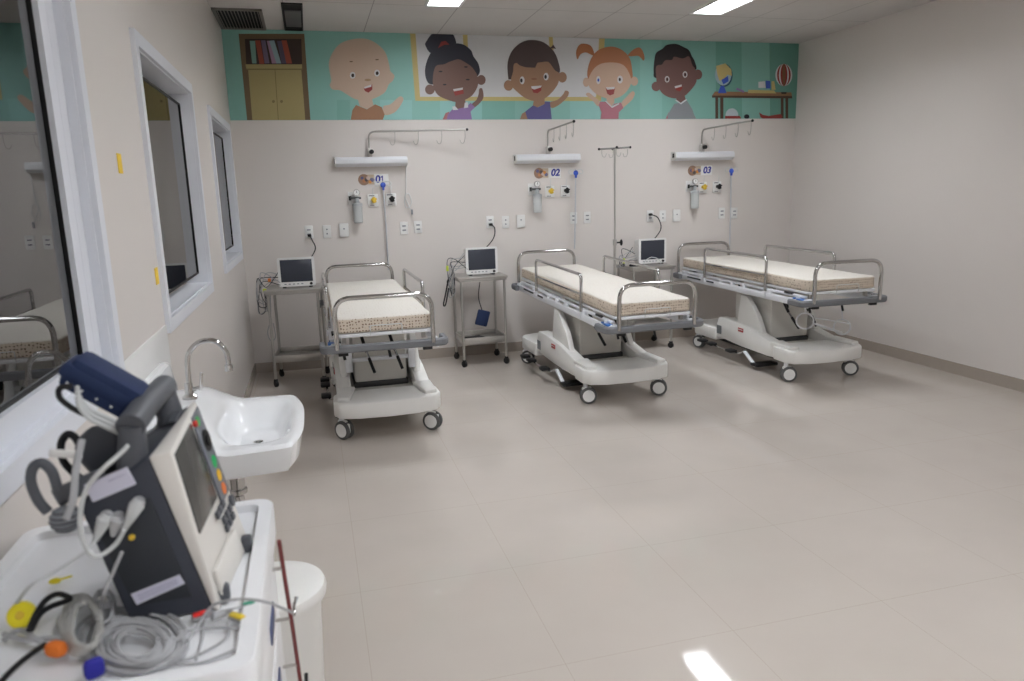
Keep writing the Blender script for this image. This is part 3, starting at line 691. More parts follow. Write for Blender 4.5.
# blue cuff hanging in cart 2
cu = on(482.5, 318, 1, 6.72); ct = on(480, 284, 1, 6.72)
t = thing('pressure_cuff', (cu.x, 6.72, cu.z), 'navy blood pressure cuff hanging by its black cord inside the second cart', 'cuff')
m = MB(); m.box((0, 0, 0), (0.12, 0.03, 0.15), NAVY, 0.012, rot=Matrix.Rotation(0.28, 4, 'Y')); m.build('cuff', t)
m = MB(); dz = ct.z-cu.z; m.tube(smooth_path([(ct.x-cu.x, 0, 0.785-cu.z), (-0.03, 0, 0.2), (0.0, 0, 0.07)]), 0.005, BLACK, 6); m.build('cord', t)
m = MB(); m.box((2.04, 6.76, 0.247), (0.17, 0.12, 0.028), BLACK, 0.01, rot=0.3); m.build('black_pouch', label='small black pouch on the lower shelf of the second cart', cat='pouch', origin=(2.04, 6.76, 0.233))

# ------------------------------------------------------------------ sockets and plates on the back wall
def plate(px, py, kind, label, cat='socket'):
    c = on(px, py, 1, D)
    t = thing('wall_socket' if kind != 'box' else 'wall_box', (c.x, D, c.z), label, cat, 'white wall plates behind the beds')
    m = MB()
    if kind == 'box': m.box((0, -0.012, 0), (0.085, 0.024, 0.125), WHITE, 0.008)
    else: m.box((0, -0.005, 0), (0.075, 0.010, 0.118), WHITE, 0.004)
    m.build('face_plate', t)
    DG = mat('socket_grey', (130, 132, 140), 0.5)
    if kind == 'box': m = MB(); m.box((0, -0.025, 0.012), (0.012, 0.004, 0.012), DG, 0.001); m.build('indicator', t)
    else:
        for z in (0.02, -0.02):
            m = MB(); m.box((0, -0.011, z), (0.034 if kind == 'double' else 0.014, 0.003, 0.012), DG, 0.001); m.build('outlet', t)
for b, lst in (('01', ((309, 232, 'double', 'with the black monitor plug in it'), (327, 231.5, 'single', 'second from the left'), (344, 230, 'box', ''), (404, 228, 'double', 'left of the pair on the right'), (418, 227, 'double', 'right of the pair on the right'))),
               ('02', ((490, 222, 'double', 'with the black monitor plug in it'), (505.5, 222, 'single', 'second from the left'), (520.5, 221, 'box', ''), (573.5, 218, 'double', 'left of the pair, behind the hanging tube'), (587, 217.5, 'double', 'right of the pair on the right'))),
               ('03', ((650, 216, 'double', 'with the black monitor plug in it'), (662.5, 216, 'single', 'second from the left'), (676, 215.5, 'box', ''), (721.5, 213, 'double', 'left of the pair on the right'), (734, 213, 'double', 'right of the pair, beside the hanging tube')))):
    for px, py, k, w in lst:
        if k == 'box': plate(px, py, k, 'small white raised wall box with one dot, below sign '+b, 'switch box')
        else: plate(px, py, k, 'white wall socket below sign '+b+', '+w)
for i, (px, py) in enumerate(((309.5, 235.5), (490.5, 224.5), (650, 214.5))):
    c = on(px, py, 1, D-0.02); mx, my = MONX[i], MONY[i]
    t = thing('power_cord', (c.x, c.y, c.z), 'black power cord from the socket down to the '+('corner monitor by the windows', 'monitor left of the middle bed', 'monitor left of the right-hand bed')[i], 'power cord')
    m = MB(); m.box((0, -0.012, 0), (0.035, 0.04, 0.025), BLACK, 0.008); m.build('plug', t)
    e = Vector((mx+(0.06, -0.02, -0.01)[i], my+0.08, 1.0))-c
    w = (0.02, 0.03, 0.07)[i]
    m = MB(); m.tube(smooth_path([(0, -0.03, 0), (w, -0.05, -0.04), (w+(0.02 if i != 1 else -0.03), -0.06, e.z*0.5), (e.x, e.y, e.z)]), 0.0055, BLACK, 6); m.build('cord', t)

# ------------------------------------------------------------------ bed head lamps, hook arms, outlets, signs
def text_mesh(s, size, m, parent, loc, shear=0.0, name='lettering'):
    cu = bpy.data.curves.new('txt', 'FONT'); cu.body = s; cu.size = size; cu.extrude = 0.0008; cu.offset = size*0.035; cu.align_x = 'CENTER'; cu.align_y = 'CENTER'; cu.shear = shear
    o = bpy.data.objects.new('txt', cu); COL.objects.link(o); bpy.context.view_layer.update()
    me = bpy.data.meshes.new_from_object(o.evaluated_get(bpy.context.evaluated_depsgraph_get()))
    bpy.data.objects.remove(o); me.name = name; me.materials.clear(); me.materials.append(m)
    n = bpy.data.objects.new(name, me); COL.objects.link(n); n.parent = parent; n.location = loc; n.rotation_euler = (PI/2, 0, 0); return n
SIGNB = mat('sign_blue', (44, 54, 150), 0.5)
NOTE = {'01': 'above the bed nearest the windows', '02': 'above the middle bed', '03': 'above the bed nearest the right wall'}
for n, x0, x1, lz, pole, armend, sign in (
    ('01', 336, 407, 162.5, 369.5, (467, 134), (373.5, 179.5)),
    ('02', 516, 579, 158.5, 548, (573.5, 122.5), (547.5, 173)),
    ('03', 674.5, 732, 156, 702, (752.5, 123.5), (700, 170.5))):
    a = on(x0, lz, 1, D-0.06); b = on(x1, lz, 1, D-0.06); L = b.x-a.x; cz = 1.925
    t = thing('bed_head_lamp', ((a.x+b.x)/2, D, cz), 'long white wall lamp box '+NOTE[n], 'wall lamp', 'white lamp boxes over the bed heads')
    m = MB(); m.prism_x([(0, 0.04), (-0.10, 0.034), (-0.115, 0.012), (-0.115, -0.024), (-0.06, -0.05), (0, -0.05)], -L/2, L/2, WMETAL, 0.003); m.build('housing', t)
    m = MB(); m.prism_x([(0.0, 0.038), (-0.10, 0.032), (-0.113, 0.01), (-0.113, -0.022), (-0.058, -0.046), (0, -0.046)], -L/2-0.012, -L/2-0.001, WHITE); m.span((-L/2-0.016, -0.075, -0.022), (-L/2-0.011, -0.045, 0.022), BLACK); m.build('end_cap', t)
    # hook arm
    pb = on(pole, 150, 1, D-0.06)
    y = D-0.06; zt = 2.185
    best = None
    tgt = armend
    for k in range(0, 250):
        th = math.radians(k/2.0); e = Vector((pb.x+0.90*math.cos(th), y-0.90*math.sin(th), zt)); dd = e-CAM
        X = 512+FPX*dd.dot(RT)/dd.dot(FW)
        if best is None or abs(X-tgt[0]) < best[0]: best = (abs(X-tgt[0]), th)
    th = best[1]; dr = Vector((math.cos(th), -math.sin(th), 0))
    t = thing('infusion_hook_arm', (pb.x, y, cz+0.035), 'steel arm with four hooks on the lamp '+NOTE[n], 'hook arm', 'steel hook arms over the beds')
    zz = zt-(cz+0.035)
    m = MB(); m.tube(round_poly([(0, 0, 0), (0, 0, zz), tuple(dr*0.90+Vector((0, 0, zz)))], 0.06, 6), 0.009, STEEL, 10); m.ball(tuple(dr*0.905+Vector((0, 0, zz))), 0.013, BLACK); m.build('arm', t)
    for k in range(4):
        d0 = dr*(0.24+k*0.215)
        m = MB(); m.tube(smooth_path([d0+Vector((0, 0, zz)), d0+Vector((0, 0, zz-0.07)), d0+dr*-0.012+Vector((0, 0, zz-0.115)), d0-dr*0.035+Vector((0, 0, zz-0.12)), d0-dr*0.05+Vector((0, 0, zz-0.09))]), 0.0035, STEEL, 6); m.build('hook', t)
    m = MB(); m.span((-0.022, -0.02, 0.0), (0.022, 0.02, 0.075), STEEL, 0.006); m.build('clamp', t)
    m = MB(); m.cyl((0.012, -0.02, 0.045), (0.016, -0.05, 0.045), 0.02, BLACK, 14); m.build('knob', t)
    # numbered sign
    c = on(sign[0], sign[1], 1, D)
    t = thing('bed_sign', (c.x, D, c.z), 'printed bed number sign reading '+n+' with a small round photo', 'sign', 'bed number signs')
    m = MB(); m.box((0.075, -0.002, 0), (0.13, 0.004, 0.098), WHITE, 0.0015); m.build('board', t)
    m = MB(); rr = random.Random(int(n)); cx0 = -0.075
    m.lathe([(0.052, 0.0), (0.052, 0.005)], mat('photo_brown', (150, 120, 100), 0.5), Matrix.Translation((cx0-0.015, 0, 0)) @ Matrix.Rotation(PI/2, 4, 'X'), 20)
    m.box((cx0+0.035, -0.0025, 0), (0.09, 0.004, 0.09), mat('photo_beige', (196, 178, 156), 0.5))
    for k, cc in enumerate(((96, 92, 130), (190, 130, 90), (90, 80, 78), (200, 180, 170), (210, 140, 70), (110, 110, 140))):
        m.lathe([(rr.uniform(.016, .028), 0.0), (0.014, 0.0062+0.0005*k)], mat('photo_patch_%d' % k, cc, 0.5), Matrix.Translation((cx0-0.03+0.018*k, 0, rr.uniform(-.022, .022))) @ Matrix.Rotation(PI/2, 4, 'X'), 12)
    m.build('photo', t)
    if n == '01':
        text_mesh('0', 0.092, SIGNB, t, (0.038, -0.0045, 0), 0.1)
        m = MB(); m.prism_y([(0.072, -0.032), (0.094, -0.032), (0.094, -0.024), (0.088, -0.024), (0.088, 0.033), (0.080, 0.033), (0.066, 0.020), (0.070, 0.013), (0.078, 0.020), (0.078, -0.024), (0.072, -0.024)], -0.0055, -0.004, SIGNB)
        m.build('lettering', t)
    else: text_mesh(n, 0.092, SIGNB, t, (0.078, -0.0045, 0), 0.2)

def outlet_plate(px, py, knob, label):
    c = on(px, py, 1, D)
    t = thing('gas_outlet', (c.x, D, c.z), label, 'gas outlet', 'medical gas outlets behind the beds')
    m = MB(); m.box((0, -0.008, 0), (0.095, 0.016, 0.115), WHITE, 0.004); m.build('face_plate', t)
    km = YEL if knob == 'y' else BLACK
    m = MB(); m.cyl((0.0, -0.015, 0.005), (0, -0.05, 0.005), 0.018, km, 12); m.ball((0.005, -0.055, 0.005), 0.02, km, (1, 0.6, 1.5))
    if knob == 'y' or True:
        for k in range(5): m.cyl((0.005, -0.05, 0.005), (0.005+0.028*math.cos(k*1.257+0.4), -0.056, 0.005+0.028*math.sin(k*1.257+0.4)), 0.008, km, 8)
    m.build('knob', t)
    m = MB(); m.box((-0.012, -0.0165, 0.044), (0.05, 0.002, 0.008), mat('print_grey', (90, 92, 96), 0.5)); m.box((-0.012, -0.0165, -0.045), (0.04, 0.002, 0.006), mat('print_grey', (90, 92, 96), 0.5)); m.build('printed_caption', t)
    m = MB(); m.tube(smooth_path([(0, -0.03, 0.03), (0, -0.04, 0.08), (0.006, -0.035, 0.12)]), 0.003, CABLEW, 6); m.build('stub_tube', t)
def suction(px, py, label):
    c = on(px, py, 1, D)
    t = thing('suction_bottle', (c.x, D, c.z), label, 'suction bottle', 'wall suction bottles')
    m = MB(); m.box((-0.015, -0.006, 0.10), (0.10, 0.012, 0.115), WHITE, 0.003); m.build('face_plate', t)
    m = MB(); m.lathe([(0.034, -0.13), (0.042, -0.12), (0.042, 0.02), (0.036, 0.035)], CLEAR, Matrix.Translation((0.012, -0.06, 0)), 20); m.build('jar', t)
    m = MB(); m.lathe([(0.046, 0.028), (0.046, 0.05), (0.02, 0.06), (0.016, 0.10)], mat('jar_lid', (176, 180, 182), 0.3), Matrix.Translation((0.012, -0.06, 0)), 20)
    m.cyl((-0.05, -0.05, 0.10), (0.05, -0.05, 0.10), 0.010, mat('regulator_dark', (70, 72, 74), 0.4), 10); m.cyl((-0.05, -0.04, 0.08), (-0.05, -0.04, 0.12), 0.012, BLACK, 10); m.build('regulator', t)
    m = MB(); m.cyl((0.012, -0.045, 0.15), (0.012, -0.07, 0.15), 0.03, CHROME, 18); m.cyl((0.012, -0.07, 0.15), (0.012, -0.073, 0.15), 0.025, WHITE, 18); m.box((0.012, -0.075, 0.155), (0.004, 0.002, 0.02), BLACK); m.build('gauge', t)
outlet_plate(373, 200.5, 'y', 'white gas outlet with yellow knob under sign 01'); outlet_plate(391, 199.5, 'k', 'white vacuum outlet with black knob under sign 01')
outlet_plate(549.5, 191.5, 'y', 'white gas outlet with yellow knob under sign 02'); outlet_plate(565, 191, 'k', 'white vacuum outlet with black knob under sign 02')
outlet_plate(702, 187.5, 'y', 'white gas outlet with yellow knob under sign 03'); outlet_plate(716.5, 187, 'k', 'white vacuum outlet with black knob under sign 03')
suction(356, 209, 'clear wall suction bottle with round gauge beside sign 01'); suction(534.5, 199.5, 'clear wall suction bottle with round gauge beside sign 02'); suction(691, 196, 'clear wall suction bottle with round gauge beside sign 03')
# hanging tubes with blue clamps
for (ax, ay, bx, by, n) in ((383, 185, 388.5, 270, '01'), (575.5, 173, 574.5, 249, '02'), (731, 171, 729.5, 247, '03')):
    a = on(ax, ay, 1, D-0.05); b = on(bx, by, 1, D-0.05)
    t = thing('oxygen_tube', tuple(a), 'thin hanging tube with a blue clamp at its top, right of sign '+n, 'tube', 'hanging tubes behind the beds')
    m = MB(); m.tube([(0, 0, 0.04), tuple((b-a)*0.5+Vector((0.004, 0, 0))), tuple(b-a)], 0.0075, CLEARTUBE, 8); m.build('tube', t)
    m = MB(); m.ball((0, -0.01, 0), 0.026, BLUE, (1, 0.6, 1)); m.box((0, -0.01, -0.03), (0.02, 0.02, 0.035), BLUE, 0.004); m.build('blue_clamp', t)
    m = MB()
    for s in (-1, 1): m.tube(smooth_path([(0, 0, 0.02), (s*0.045, -0.01, 0.035), (s*0.075, -0.01, 0.015), (s*0.06, -0.01, -0.01), (s*0.03, -0.01, 0.0)]), 0.0035, CABLEW, 6)
    m.build('coiled_end', t)
a = on(406, 165, 1, D-0.03)
m = MB(); m.tube(smooth_path([a, on(406, 190, 1, D-0.03), on(404.5, 202, 1, D-0.03), on(407, 208, 1, D-0.03), on(411.5, 203, 1, D-0.03), on(409, 194, 1, D-0.03), on(405, 196, 1, D-0.03), on(409, 206, 1, D-0.03), on(413, 214, 1, D-0.03)]), 0.0035, CABLEW, 6)
q = on(412, 212, 1, D-0.03); m.box(q, (0.02, 0.015, 0.05), mat('call_grey', (150, 152, 155), 0.4), 0.005)
m.build('call_cord', label='thin white pull cord looped below the right end of the lamp over bed 01', cat='cord', origin=a)

# ------------------------------------------------------------------ free infusion stand
ix, iy = 3.425, 6.62
t = thing('infusion_stand', (ix, iy, 0), 'tall steel infusion stand with four hooks behind the middle bed', 'infusion stand')
m = MB(); m.cyl((0, 0, 0.08), (0, 0, 1.1), 0.0135, STEEL, 12); m.cyl((0, 0, 1.08), (0, 0, 1.985), 0.009, STEEL, 10); m.build('pole', t)
DST = mat('dark_steel', (120, 118, 114), 0.5, 0.4); m = MB(); m.tube([(-0.155, 0, 1.975), (0.155, 0.0, 1.988)], 0.008, DST); m.tube([(-0.04, -0.14, 1.982), (0.04, 0.14, 1.982)], 0.008, DST)
for p in ((-0.158, 0, 1.975), (0.158, 0, 1.988), (-0.041, -0.145, 1.982), (0.041, 0.145, 1.982)): m.ball(p, 0.012, BLACK)
m.build('crossbar', t)
for x, y, s in ((-0.13, 0, 1), (0.13, 0, -1), (-0.035, -0.12, 1), (0.035, 0.12, -1)):
    m = MB(); m.tube(smooth_path([(x, y, 1.975), (x, y, 1.93), (x+s*0.012, y, 1.905), (x+s*0.035, y, 1.905), (x+s*0.045, y, 1.935)]), 0.0035, STEEL, 6); m.build('hook', t)
m = MB(); m.cyl((0, 0, 1.075), (0, 0, 1.13), 0.02, STEEL, 12); m.cyl((0.015, -0.01, 1.10), (0.05, -0.02, 1.10), 0.008, BLACK); m.ball((0.058, -0.02, 1.10), 0.022, BLACK, (0.6, 1, 1.4)); m.build('clamp_knob', t)
for k in range(5):
    an = k*2*PI/5+0.5; e = Vector((math.cos(an)*0.21, math.sin(an)*0.21, 0.07))
    m = MB(); m.tube([(0, 0, 0.10), tuple(e)], 0.011, STEEL); m.cyl((e.x, e.y, 0.04), (e.x, e.y, 0.075), 0.008, STEEL); m.ball((e.x, e.y, 0.024), 0.024, BLACK, (0.7, 1, 1)); m.build('foot', t)

# ------------------------------------------------------------------ left wall bits
m = MB(); m.span((0, 2.5, 0.72), (0.008, 3.24, 1.11), WHITE, 0.002); m.build('splash_board', label='plain white splash board on the wall behind the sink', cat='splash board', origin=(0, 2.87, 0.9))
NOTEY = mat('sticky_yellow', (240, 205, 70), 0.7)
for px, py, l in ((120, 163.5, 'small yellow paper tab on the wall between the two nearer windows, upper one'), (157, 276, 'small yellow paper tab beside the lower left of the second window')):
    c = on(px, py, 0, 0.002); m = MB(); m.box((0.0015, c.y, c.z), (0.003, 0.052, 0.066), NOTEY); m.build('paper_tab', label=l, cat='paper tab', origin=(0, c.y, c.z))

# ------------------------------------------------------------------ sink
SY0, SY1, SX, RZ = 2.46, 3.18, 0.525, 0.79
t = thing('wash_basin', (0, (SY0+SY1)/2, 0.66), 'white ceramic wall hung wash basin with a raised back ledge, beneath the second window', 'sink')
cy = (SY0+SY1)/2; hy = (SY1-SY0)/2
def sst(e0, e1, x): x = min(1, max(0, (x-e0)/(e1-e0))); return x*x*(3-2*x)
def rm(u, v):
    """unit square -> rounded slab outline, u 0 wall..1 front, v -1..1"""
    w = hy*(0.80+0.20*sst(0.0, 0.45, u))*(1-0.06*max(0, u-0.6)/0.4)
    n = 7.0; uu = 2*u-1
    k = (1-abs(uu)**n)**(1/n) if u > 0.5 else 1
    return u*SX*(1-0.05*abs(v)**3*(u > .5)), v*w*(0.86+0.14*k if u > 0.5 else 1)
NU, NV = 44, 44
tb = bmesh.new(); top, bot = [], []
for i in range(NU+1):
    ra, rb = [], []
    for j in range(NV+1):
        u = i/NU; v = -1+2*j/NV; x, y = rm(u, v)
        back = sst(0.27, 0.12, x) if x > 0.0 else 1
        z = RZ+0.105*(1-sst(0.14, 0.29, x))*(1-0.55*abs(v)**4)
        if x < 0.045: z = RZ+0.105+0.10*(1-sst(0.03, 0.06, x))*(1-0.8*sst(0.72, 1.0, abs(v)))
        # bowl
        bx = (x-0.355)/0.135; by = y/(hy*0.80); rr = (abs(bx)**3.2+abs(by)**3.2)**(1/3.2)
        z -= 0.088*(1-sst(0.5, 1.04, rr))
        # edge roll
        e = max(abs(v), u); z -= 0.012*sst(0.955, 1.0, e)
        ra.append(tb.verts.new((x, y, z)))
        zb = 0.683 if max(abs(v), u) < 0.97 else 0.697
        rb.append(tb.verts.new((x*(0.97), y*0.93, zb)))
    top.append(ra); bot.append(rb)
for i in range(NU):
    for j in range(NV):
        tb.faces.new((top[i][j], top[i+1][j], top[i+1][j+1], top[i][j+1])); tb.faces.new((bot[i][j], bot[i][j+1], bot[i+1][j+1], bot[i+1][j]))
def stitch(a, b):
    for k in range(len(a)-1): tb.faces.new((a[k], a[k+1], b[k+1], b[k]))
stitch([top[i][0] for i in range(NU+1)], [bot[i][0] for i in range(NU+1)]); stitch([top[i][NV] for i in range(NU+1)], [bot[i][NV] for i in range(NU+1)])
stitch(top[0], bot[0]); stitch(top[NU], bot[NU]); bmesh.ops.recalc_face_normals(tb, faces=tb.faces)
m = MB(); m.add(tb, CERAM, Matrix.Translation((0.004, 0, -0.66))); m.build('basin', t)
m = MB(); m.lathe([(0.016, 0.701), (0.018, 0.704), (0.013, 0.7045)], CHROME, Matrix.Translation((0.355, 0, -0.66)), 18); m.build('drain', t)
m = MB(); X = 0.265
m.lathe([(0.030, 0.69), (0.030, 0.60), (0.034, 0.598), (0.034, 0.585), (0.028, 0.58), (0.028, 0.53), (0.034, 0.526), (0.034, 0.51), (0.022, 0.50)], CHROME, Matrix.Translation((X, 0, -0.66)), 20)
m.tube(smooth_path([(X, 0, -0.15), (X, 0, -0.20), (X-0.05, 0, -0.24), (X-0.1, 0, -0.20), (X-0.16, 0, -0.17), (0.0, 0, -0.17)]), 0.018, CHROME, 12); m.build('waste_trap', t)
fy = 2.82
fb = on(190, 398, 1, fy)
t = thing('faucet', (fb.x, fy, 0.893), 'tall chrome gooseneck faucet on the wash basin ledge', 'faucet')
pts = [on(px, py, 1, fy)-Vector((fb.x, fy, 0.893)) for px, py in ((190, 398), (188.5, 378), (187.5, 360), (190, 351), (197, 343.5), (207, 340.5), (217, 342), (225, 350), (228, 359), (228.5, 366))]
pts[0].z = 0
m = MB(); m.tube(smooth_path(pts, 5), 0.0095, CHROME, 14); m.lathe([(0.026, 0), (0.026, 0.012), (0.016, 0.02), (0.014, 0.06)], CHROME, None, 18); m.build('spout', t)
m = MB(); e = pts[-1]; m.lathe([(0.014, -0.018), (0.015, 0.0), (0.013, 0.006)], CHROME, Matrix.Translation(e), 16); m.build('nozzle', t)
m = MB(); m.cyl((0.012, -0.0, 0.035), (0.04, 0, 0.04), 0.008, CHROME); m.tube(smooth_path([(0.038, 0, 0.03), (0.044, 0, 0.06), (0.048, 0, 0.095)]), 0.006, CHROME); m.build('lever', t)

# ------------------------------------------------------------------ bin
t = thing('pedal_bin', (0.415, 2.09, 0), 'white round pedal bin with flat lid beside the drawer cart', 'bin')
m = MB(); m.lathe([(0.118, 0.0), (0.122, 0.01), (0.138, 0.44), (0.14, 0.455)], IVORY, None, 40); m.build('body', t)
m = MB(); m.lathe([(0.142, 0.452), (0.155, 0.456), (0.158, 0.475), (0.152, 0.492), (0.12, 0.50), (0.01, 0.503)], IVORY, None, 44); m.build('lid', t)
m = MB(); m.span((0.10, 0.02, 0.02), (0.185, 0.06, 0.032), BLACK, 0.004); m.build('pedal', t)

# ------------------------------------------------------------------ drawer cart
TZ = 0.95
cx0, cx1, cy0, cy1 = 0.012, 0.487, 0.975, 1.59
t = thing('emergency_cart', ((cx0+cx1)/2, (cy0+cy1)/2, 0), 'white emergency drawer cart with a raised-edge top tray in the foreground', 'cart')
hx, hy = (cx1-cx0)/2, (cy1-cy0)/2
CW = mat('cart_white', (243, 244, 246), 0.28)
m = MB(); m.span((-hx+0.02, -hy+0.03, 0.14), (hx-0.025, hy-0.03, 0.90), CW, 0.01); m.build('body', t)
m = MB()
op = rrect(-hx, -hy, hx, hy, 0.035, 6)
m.prism_z(op, 0.895, 0.935, CW, 0.004)
def ringz(o, i, z0, z1, mm):
    tb = bmesh.new(); n = len(o); V = [[tb.verts.new((x, y, z)) for x, y in q] for q, z in ((o, z0), (o, z1-0.004), ([(a*0.992, b*0.994) for a, b in o], z1), ([(a*1.01, b*1.008) for a, b in i], z1), (i, z1-0.004), (i, z0))]
    for A, B in zip(V, V[1:]):
        for k in range(n): tb.faces.new((A[k], A[(k+1) % n], B[(k+1) % n], B[k]))
    bmesh.ops.recalc_face_normals(tb, faces=tb.faces); m.add(tb, mm)
ringz(op, rrect(-hx+0.03, -hy+0.03, hx-0.03, hy-0.03, 0.02, 6), 0.93, 0.966, CW)
m.prism_z(rrect(-hx+0.01, -hy+0.01, hx-0.01, hy-0.01, 0.03, 6), 0.93, TZ, CW)
m.build('top_tray', t)
DB = mat('drawer_blue', (34, 52, 104), 0.35)
for k in range(5):
    z1 = 0.875-k*0.145
    m = MB(); m.span((hx-0.026, -hy+0.05, z1-0.13), (hx-0.008, hy-0.05, z1), CW, 0.004); dr = m.build('drawer', t)
    m = MB(); m.span((hx-0.009, 0.02-0.10*(k%2), z1-0.085), (hx-0.005, 0.12, z1-0.05), DB, 0.002); m.build('drawer_pull', dr)
for x in (-hx+0.07, hx-0.07):
    for y in (-hy+0.07, hy-0.07):
        m = MB(); m.lathe([(0.03, -0.014), (0.055, -0.011), (0.055, 0.011), (0.03, 0.014)], BLACK, Matrix.Translation((x, y, 0.055)) @ Matrix.Rotation(PI/2, 4, 'Y'), 18); m.span((x-0.02, y-0.02, 0.09), (x+0.02, y+0.02, 0.145), STEEL); m.build('caster', t)
m = MB(); a = on(279, 541, 0, 0.505); b = on(303, 700, 0, 0.512)
o0 = Vector(((cx0+cx1)/2, (cy0+cy1)/2, 0)); a -= o0; b -= o0
MAR = mat('maroon_bar', (112, 40, 38), 0.4)
m.tube([a, a.lerp(b, .5)+Vector((0.001, 0, 0)), b, b+Vector((0, 0.0, -0.2))], 0.0042, MAR, 8)
for k in range(3):
    p = a.lerp(b, 0.15+k*0.3); m.tube([p, p+Vector((-0.03, 0, 0))], 0.004, STEEL, 6)
m.build('locking_bar', t)
m = MB(); p = a.lerp(b, 0.93); m.tube([p+Vector((0.012, 0.012, 0.03)), p+Vector((0.002, 0.01, -0.12))], 0.004, BLACK, 6); m.box(p+Vector((0, 0, -0.03)), (0.014, 0.02, 0.06), BLACK, 0.004); m.build('bar_lock', t)

# ------------------------------------------------------------------ defibrillator
BODY = mat('charcoal_case', (58, 62, 72), 0.5); BODY2 = mat('charcoal_inset', (46, 50, 56), 0.55); BZ = mat('bezel_beige', (226, 223, 217), 0.4)
GREYH = mat('handle_grey', (84, 87, 93), 0.5)
yn, yf = 1.168, 1.405
oD = Vector((0.34, 1.28, TZ))
t = thing('defibrillator', tuple(oD), 'charcoal and beige defibrillator monitor leaning back on the foreground cart tray', 'defibrillator')
def v3(x, y, z): return Vector((x, y, z))-oD
bn = [(0.412, 0.9515), (0.3445, 1.222), (0.240, 1.160), (0.287, 0.9515)]
bfp = [(x+0.030, z+(0.018 if z > 1 else 0)) for x, z in bn]
m = MB(); m.loft([v3(x, yn, z) for x, z in bn], [v3(x, yf, z) for x, z in bfp], BODY, 0.008)
m.build('case', t)
# inset panel on the side
def nside(x, z, e=0.0): return v3(x, yn-e, z)
pn = [(0.382, 0.985), (0.341, 1.160), (0.262, 1.118), (0.298, 0.985)]
m = MB(); m.loft([nside(x, z, 0.003) for x, z in pn], [nside(x, z, -0.002) for x, z in pn], BODY2, 0.0015); m.build('side_panel', t)
# bezel front
F = {'NT': Vector((0.377, yn, 1.228)), 'NB': Vector((0.420, yn, 0.9515)), 'FB': Vector((0.449, yf, 0.9515)), 'FT': Vector((0.383, yf, 1.2435))}
m = MB()
m.loft([F['NB']-oD, F['NT']-oD, v3(0.345, yn, 1.223), v3(0.411, yn, 0.9515)], [F['FB']-oD, F['FT']-oD, v3(0.3745, yf, 1.2415), v3(0.441, yf, 0.9515)], BZ, 0.005)
m.build('front_bezel', t)
nrm = (F['FB']-F['NB']).cross(F['NT']-F['NB']).normalized()
if nrm.x < 0: nrm = -nrm
def FF(u, v, h=0): 
    p = (F['NT'].lerp(F['FT'], u)).lerp(F['NB'].lerp(F['FB'], u), v)
    return p+nrm*h-oD
def fpanel(mb, u0, u1, v0, v1, h0, h1, mm, bev=0): mb.loft([FF(u0, v0, h0), FF(u1, v0, h0), FF(u1, v1, h0), FF(u0, v1, h0)], [FF(u0, v0, h1), FF(u1, v0, h1), FF(u1, v1, h1), FF(u0, v1, h1)], mm, bev)
m = MB(); fpanel(m, 0.06, 0.64, 0.04, 0.53, -0.002, 0.0025, mat('defib_screen', (74, 74, 72), 0.18), 0.001); m.build('screen', t)
m = MB(); fpanel(m, 0.71, 0.97, 0.03, 0.60, -0.002, 0.0025, mat('control_strip', (110, 114, 122), 0.45), 0.001); m.build('control_strip', t)
for u, v, r, c, n in ((0.80, 0.08, 0.011, (60, 170, 90), 'button'), (0.84, 0.36, 0.014, (20, 180, 100), 'button'), (0.84, 0.455, 0.013, (240, 190, 40), 'button'), (0.84, 0.545, 0.013, (235, 125, 55), 'button')):
    m = MB(); m.cyl(FF(u, v, 0), FF(u, v, 0.004), r*0.85, mat('key_%d' % c[0], c, 0.4), 16); m.build(n, t)
m = MB(); m.cyl(FF(0.72, 0.07, 0), FF(0.72, 0.07, 0.006), 0.006, mat('key_red', (200, 60, 50), 0.4), 10); m.build('button', t)
m = MB(); m.cyl(FF(0.84, 0.22, 0), FF(0.84, 0.22, 0.005), 0.020, BLACK, 24); m.cyl(FF(0.84, 0.22, 0.004), FF(0.84, 0.22, 0.008), 0.010, BLACK, 16); m.build('selector_dial', t)
m = MB()
for k in range(3): fpanel(m, 0.50+k*0.09, 0.565+k*0.09, 0.585, 0.625, -0.001, 0.004, GREYH)
for k in range(3):
    for j in range(2): fpanel(m, 0.60+k*0.10, 0.665+k*0.10, 0.66+0.055*j, 0.70+0.055*j, -0.001, 0.004, GREYH)
m.build('soft_keys', t)
m = MB(); m.cyl(FF(0.92, 0.66, 0), FF(0.92, 0.66, 0.006), 0.011, GREYH, 16); m.build('turn_knob', t)
m = MB(); fpanel(m, 0.08, 0.72, 0.78, 0.95, -0.002, 0.008, BZ, 0.004); m.build('printer_door', t)
m = MB(); fpanel(m, 0.58, 0.80, -0.012, 0.0, -0.03, -0.018, GREYH); m.build('top_key', t)
for y in (yn+0.03, yf-0.03):
    m = MB(); m.box(v3(0.424 if y < 1.3 else 0.447, y, 0.966), (0.02, 0.022, 0.032), GREYH, 0.006); m.build('foot', t)
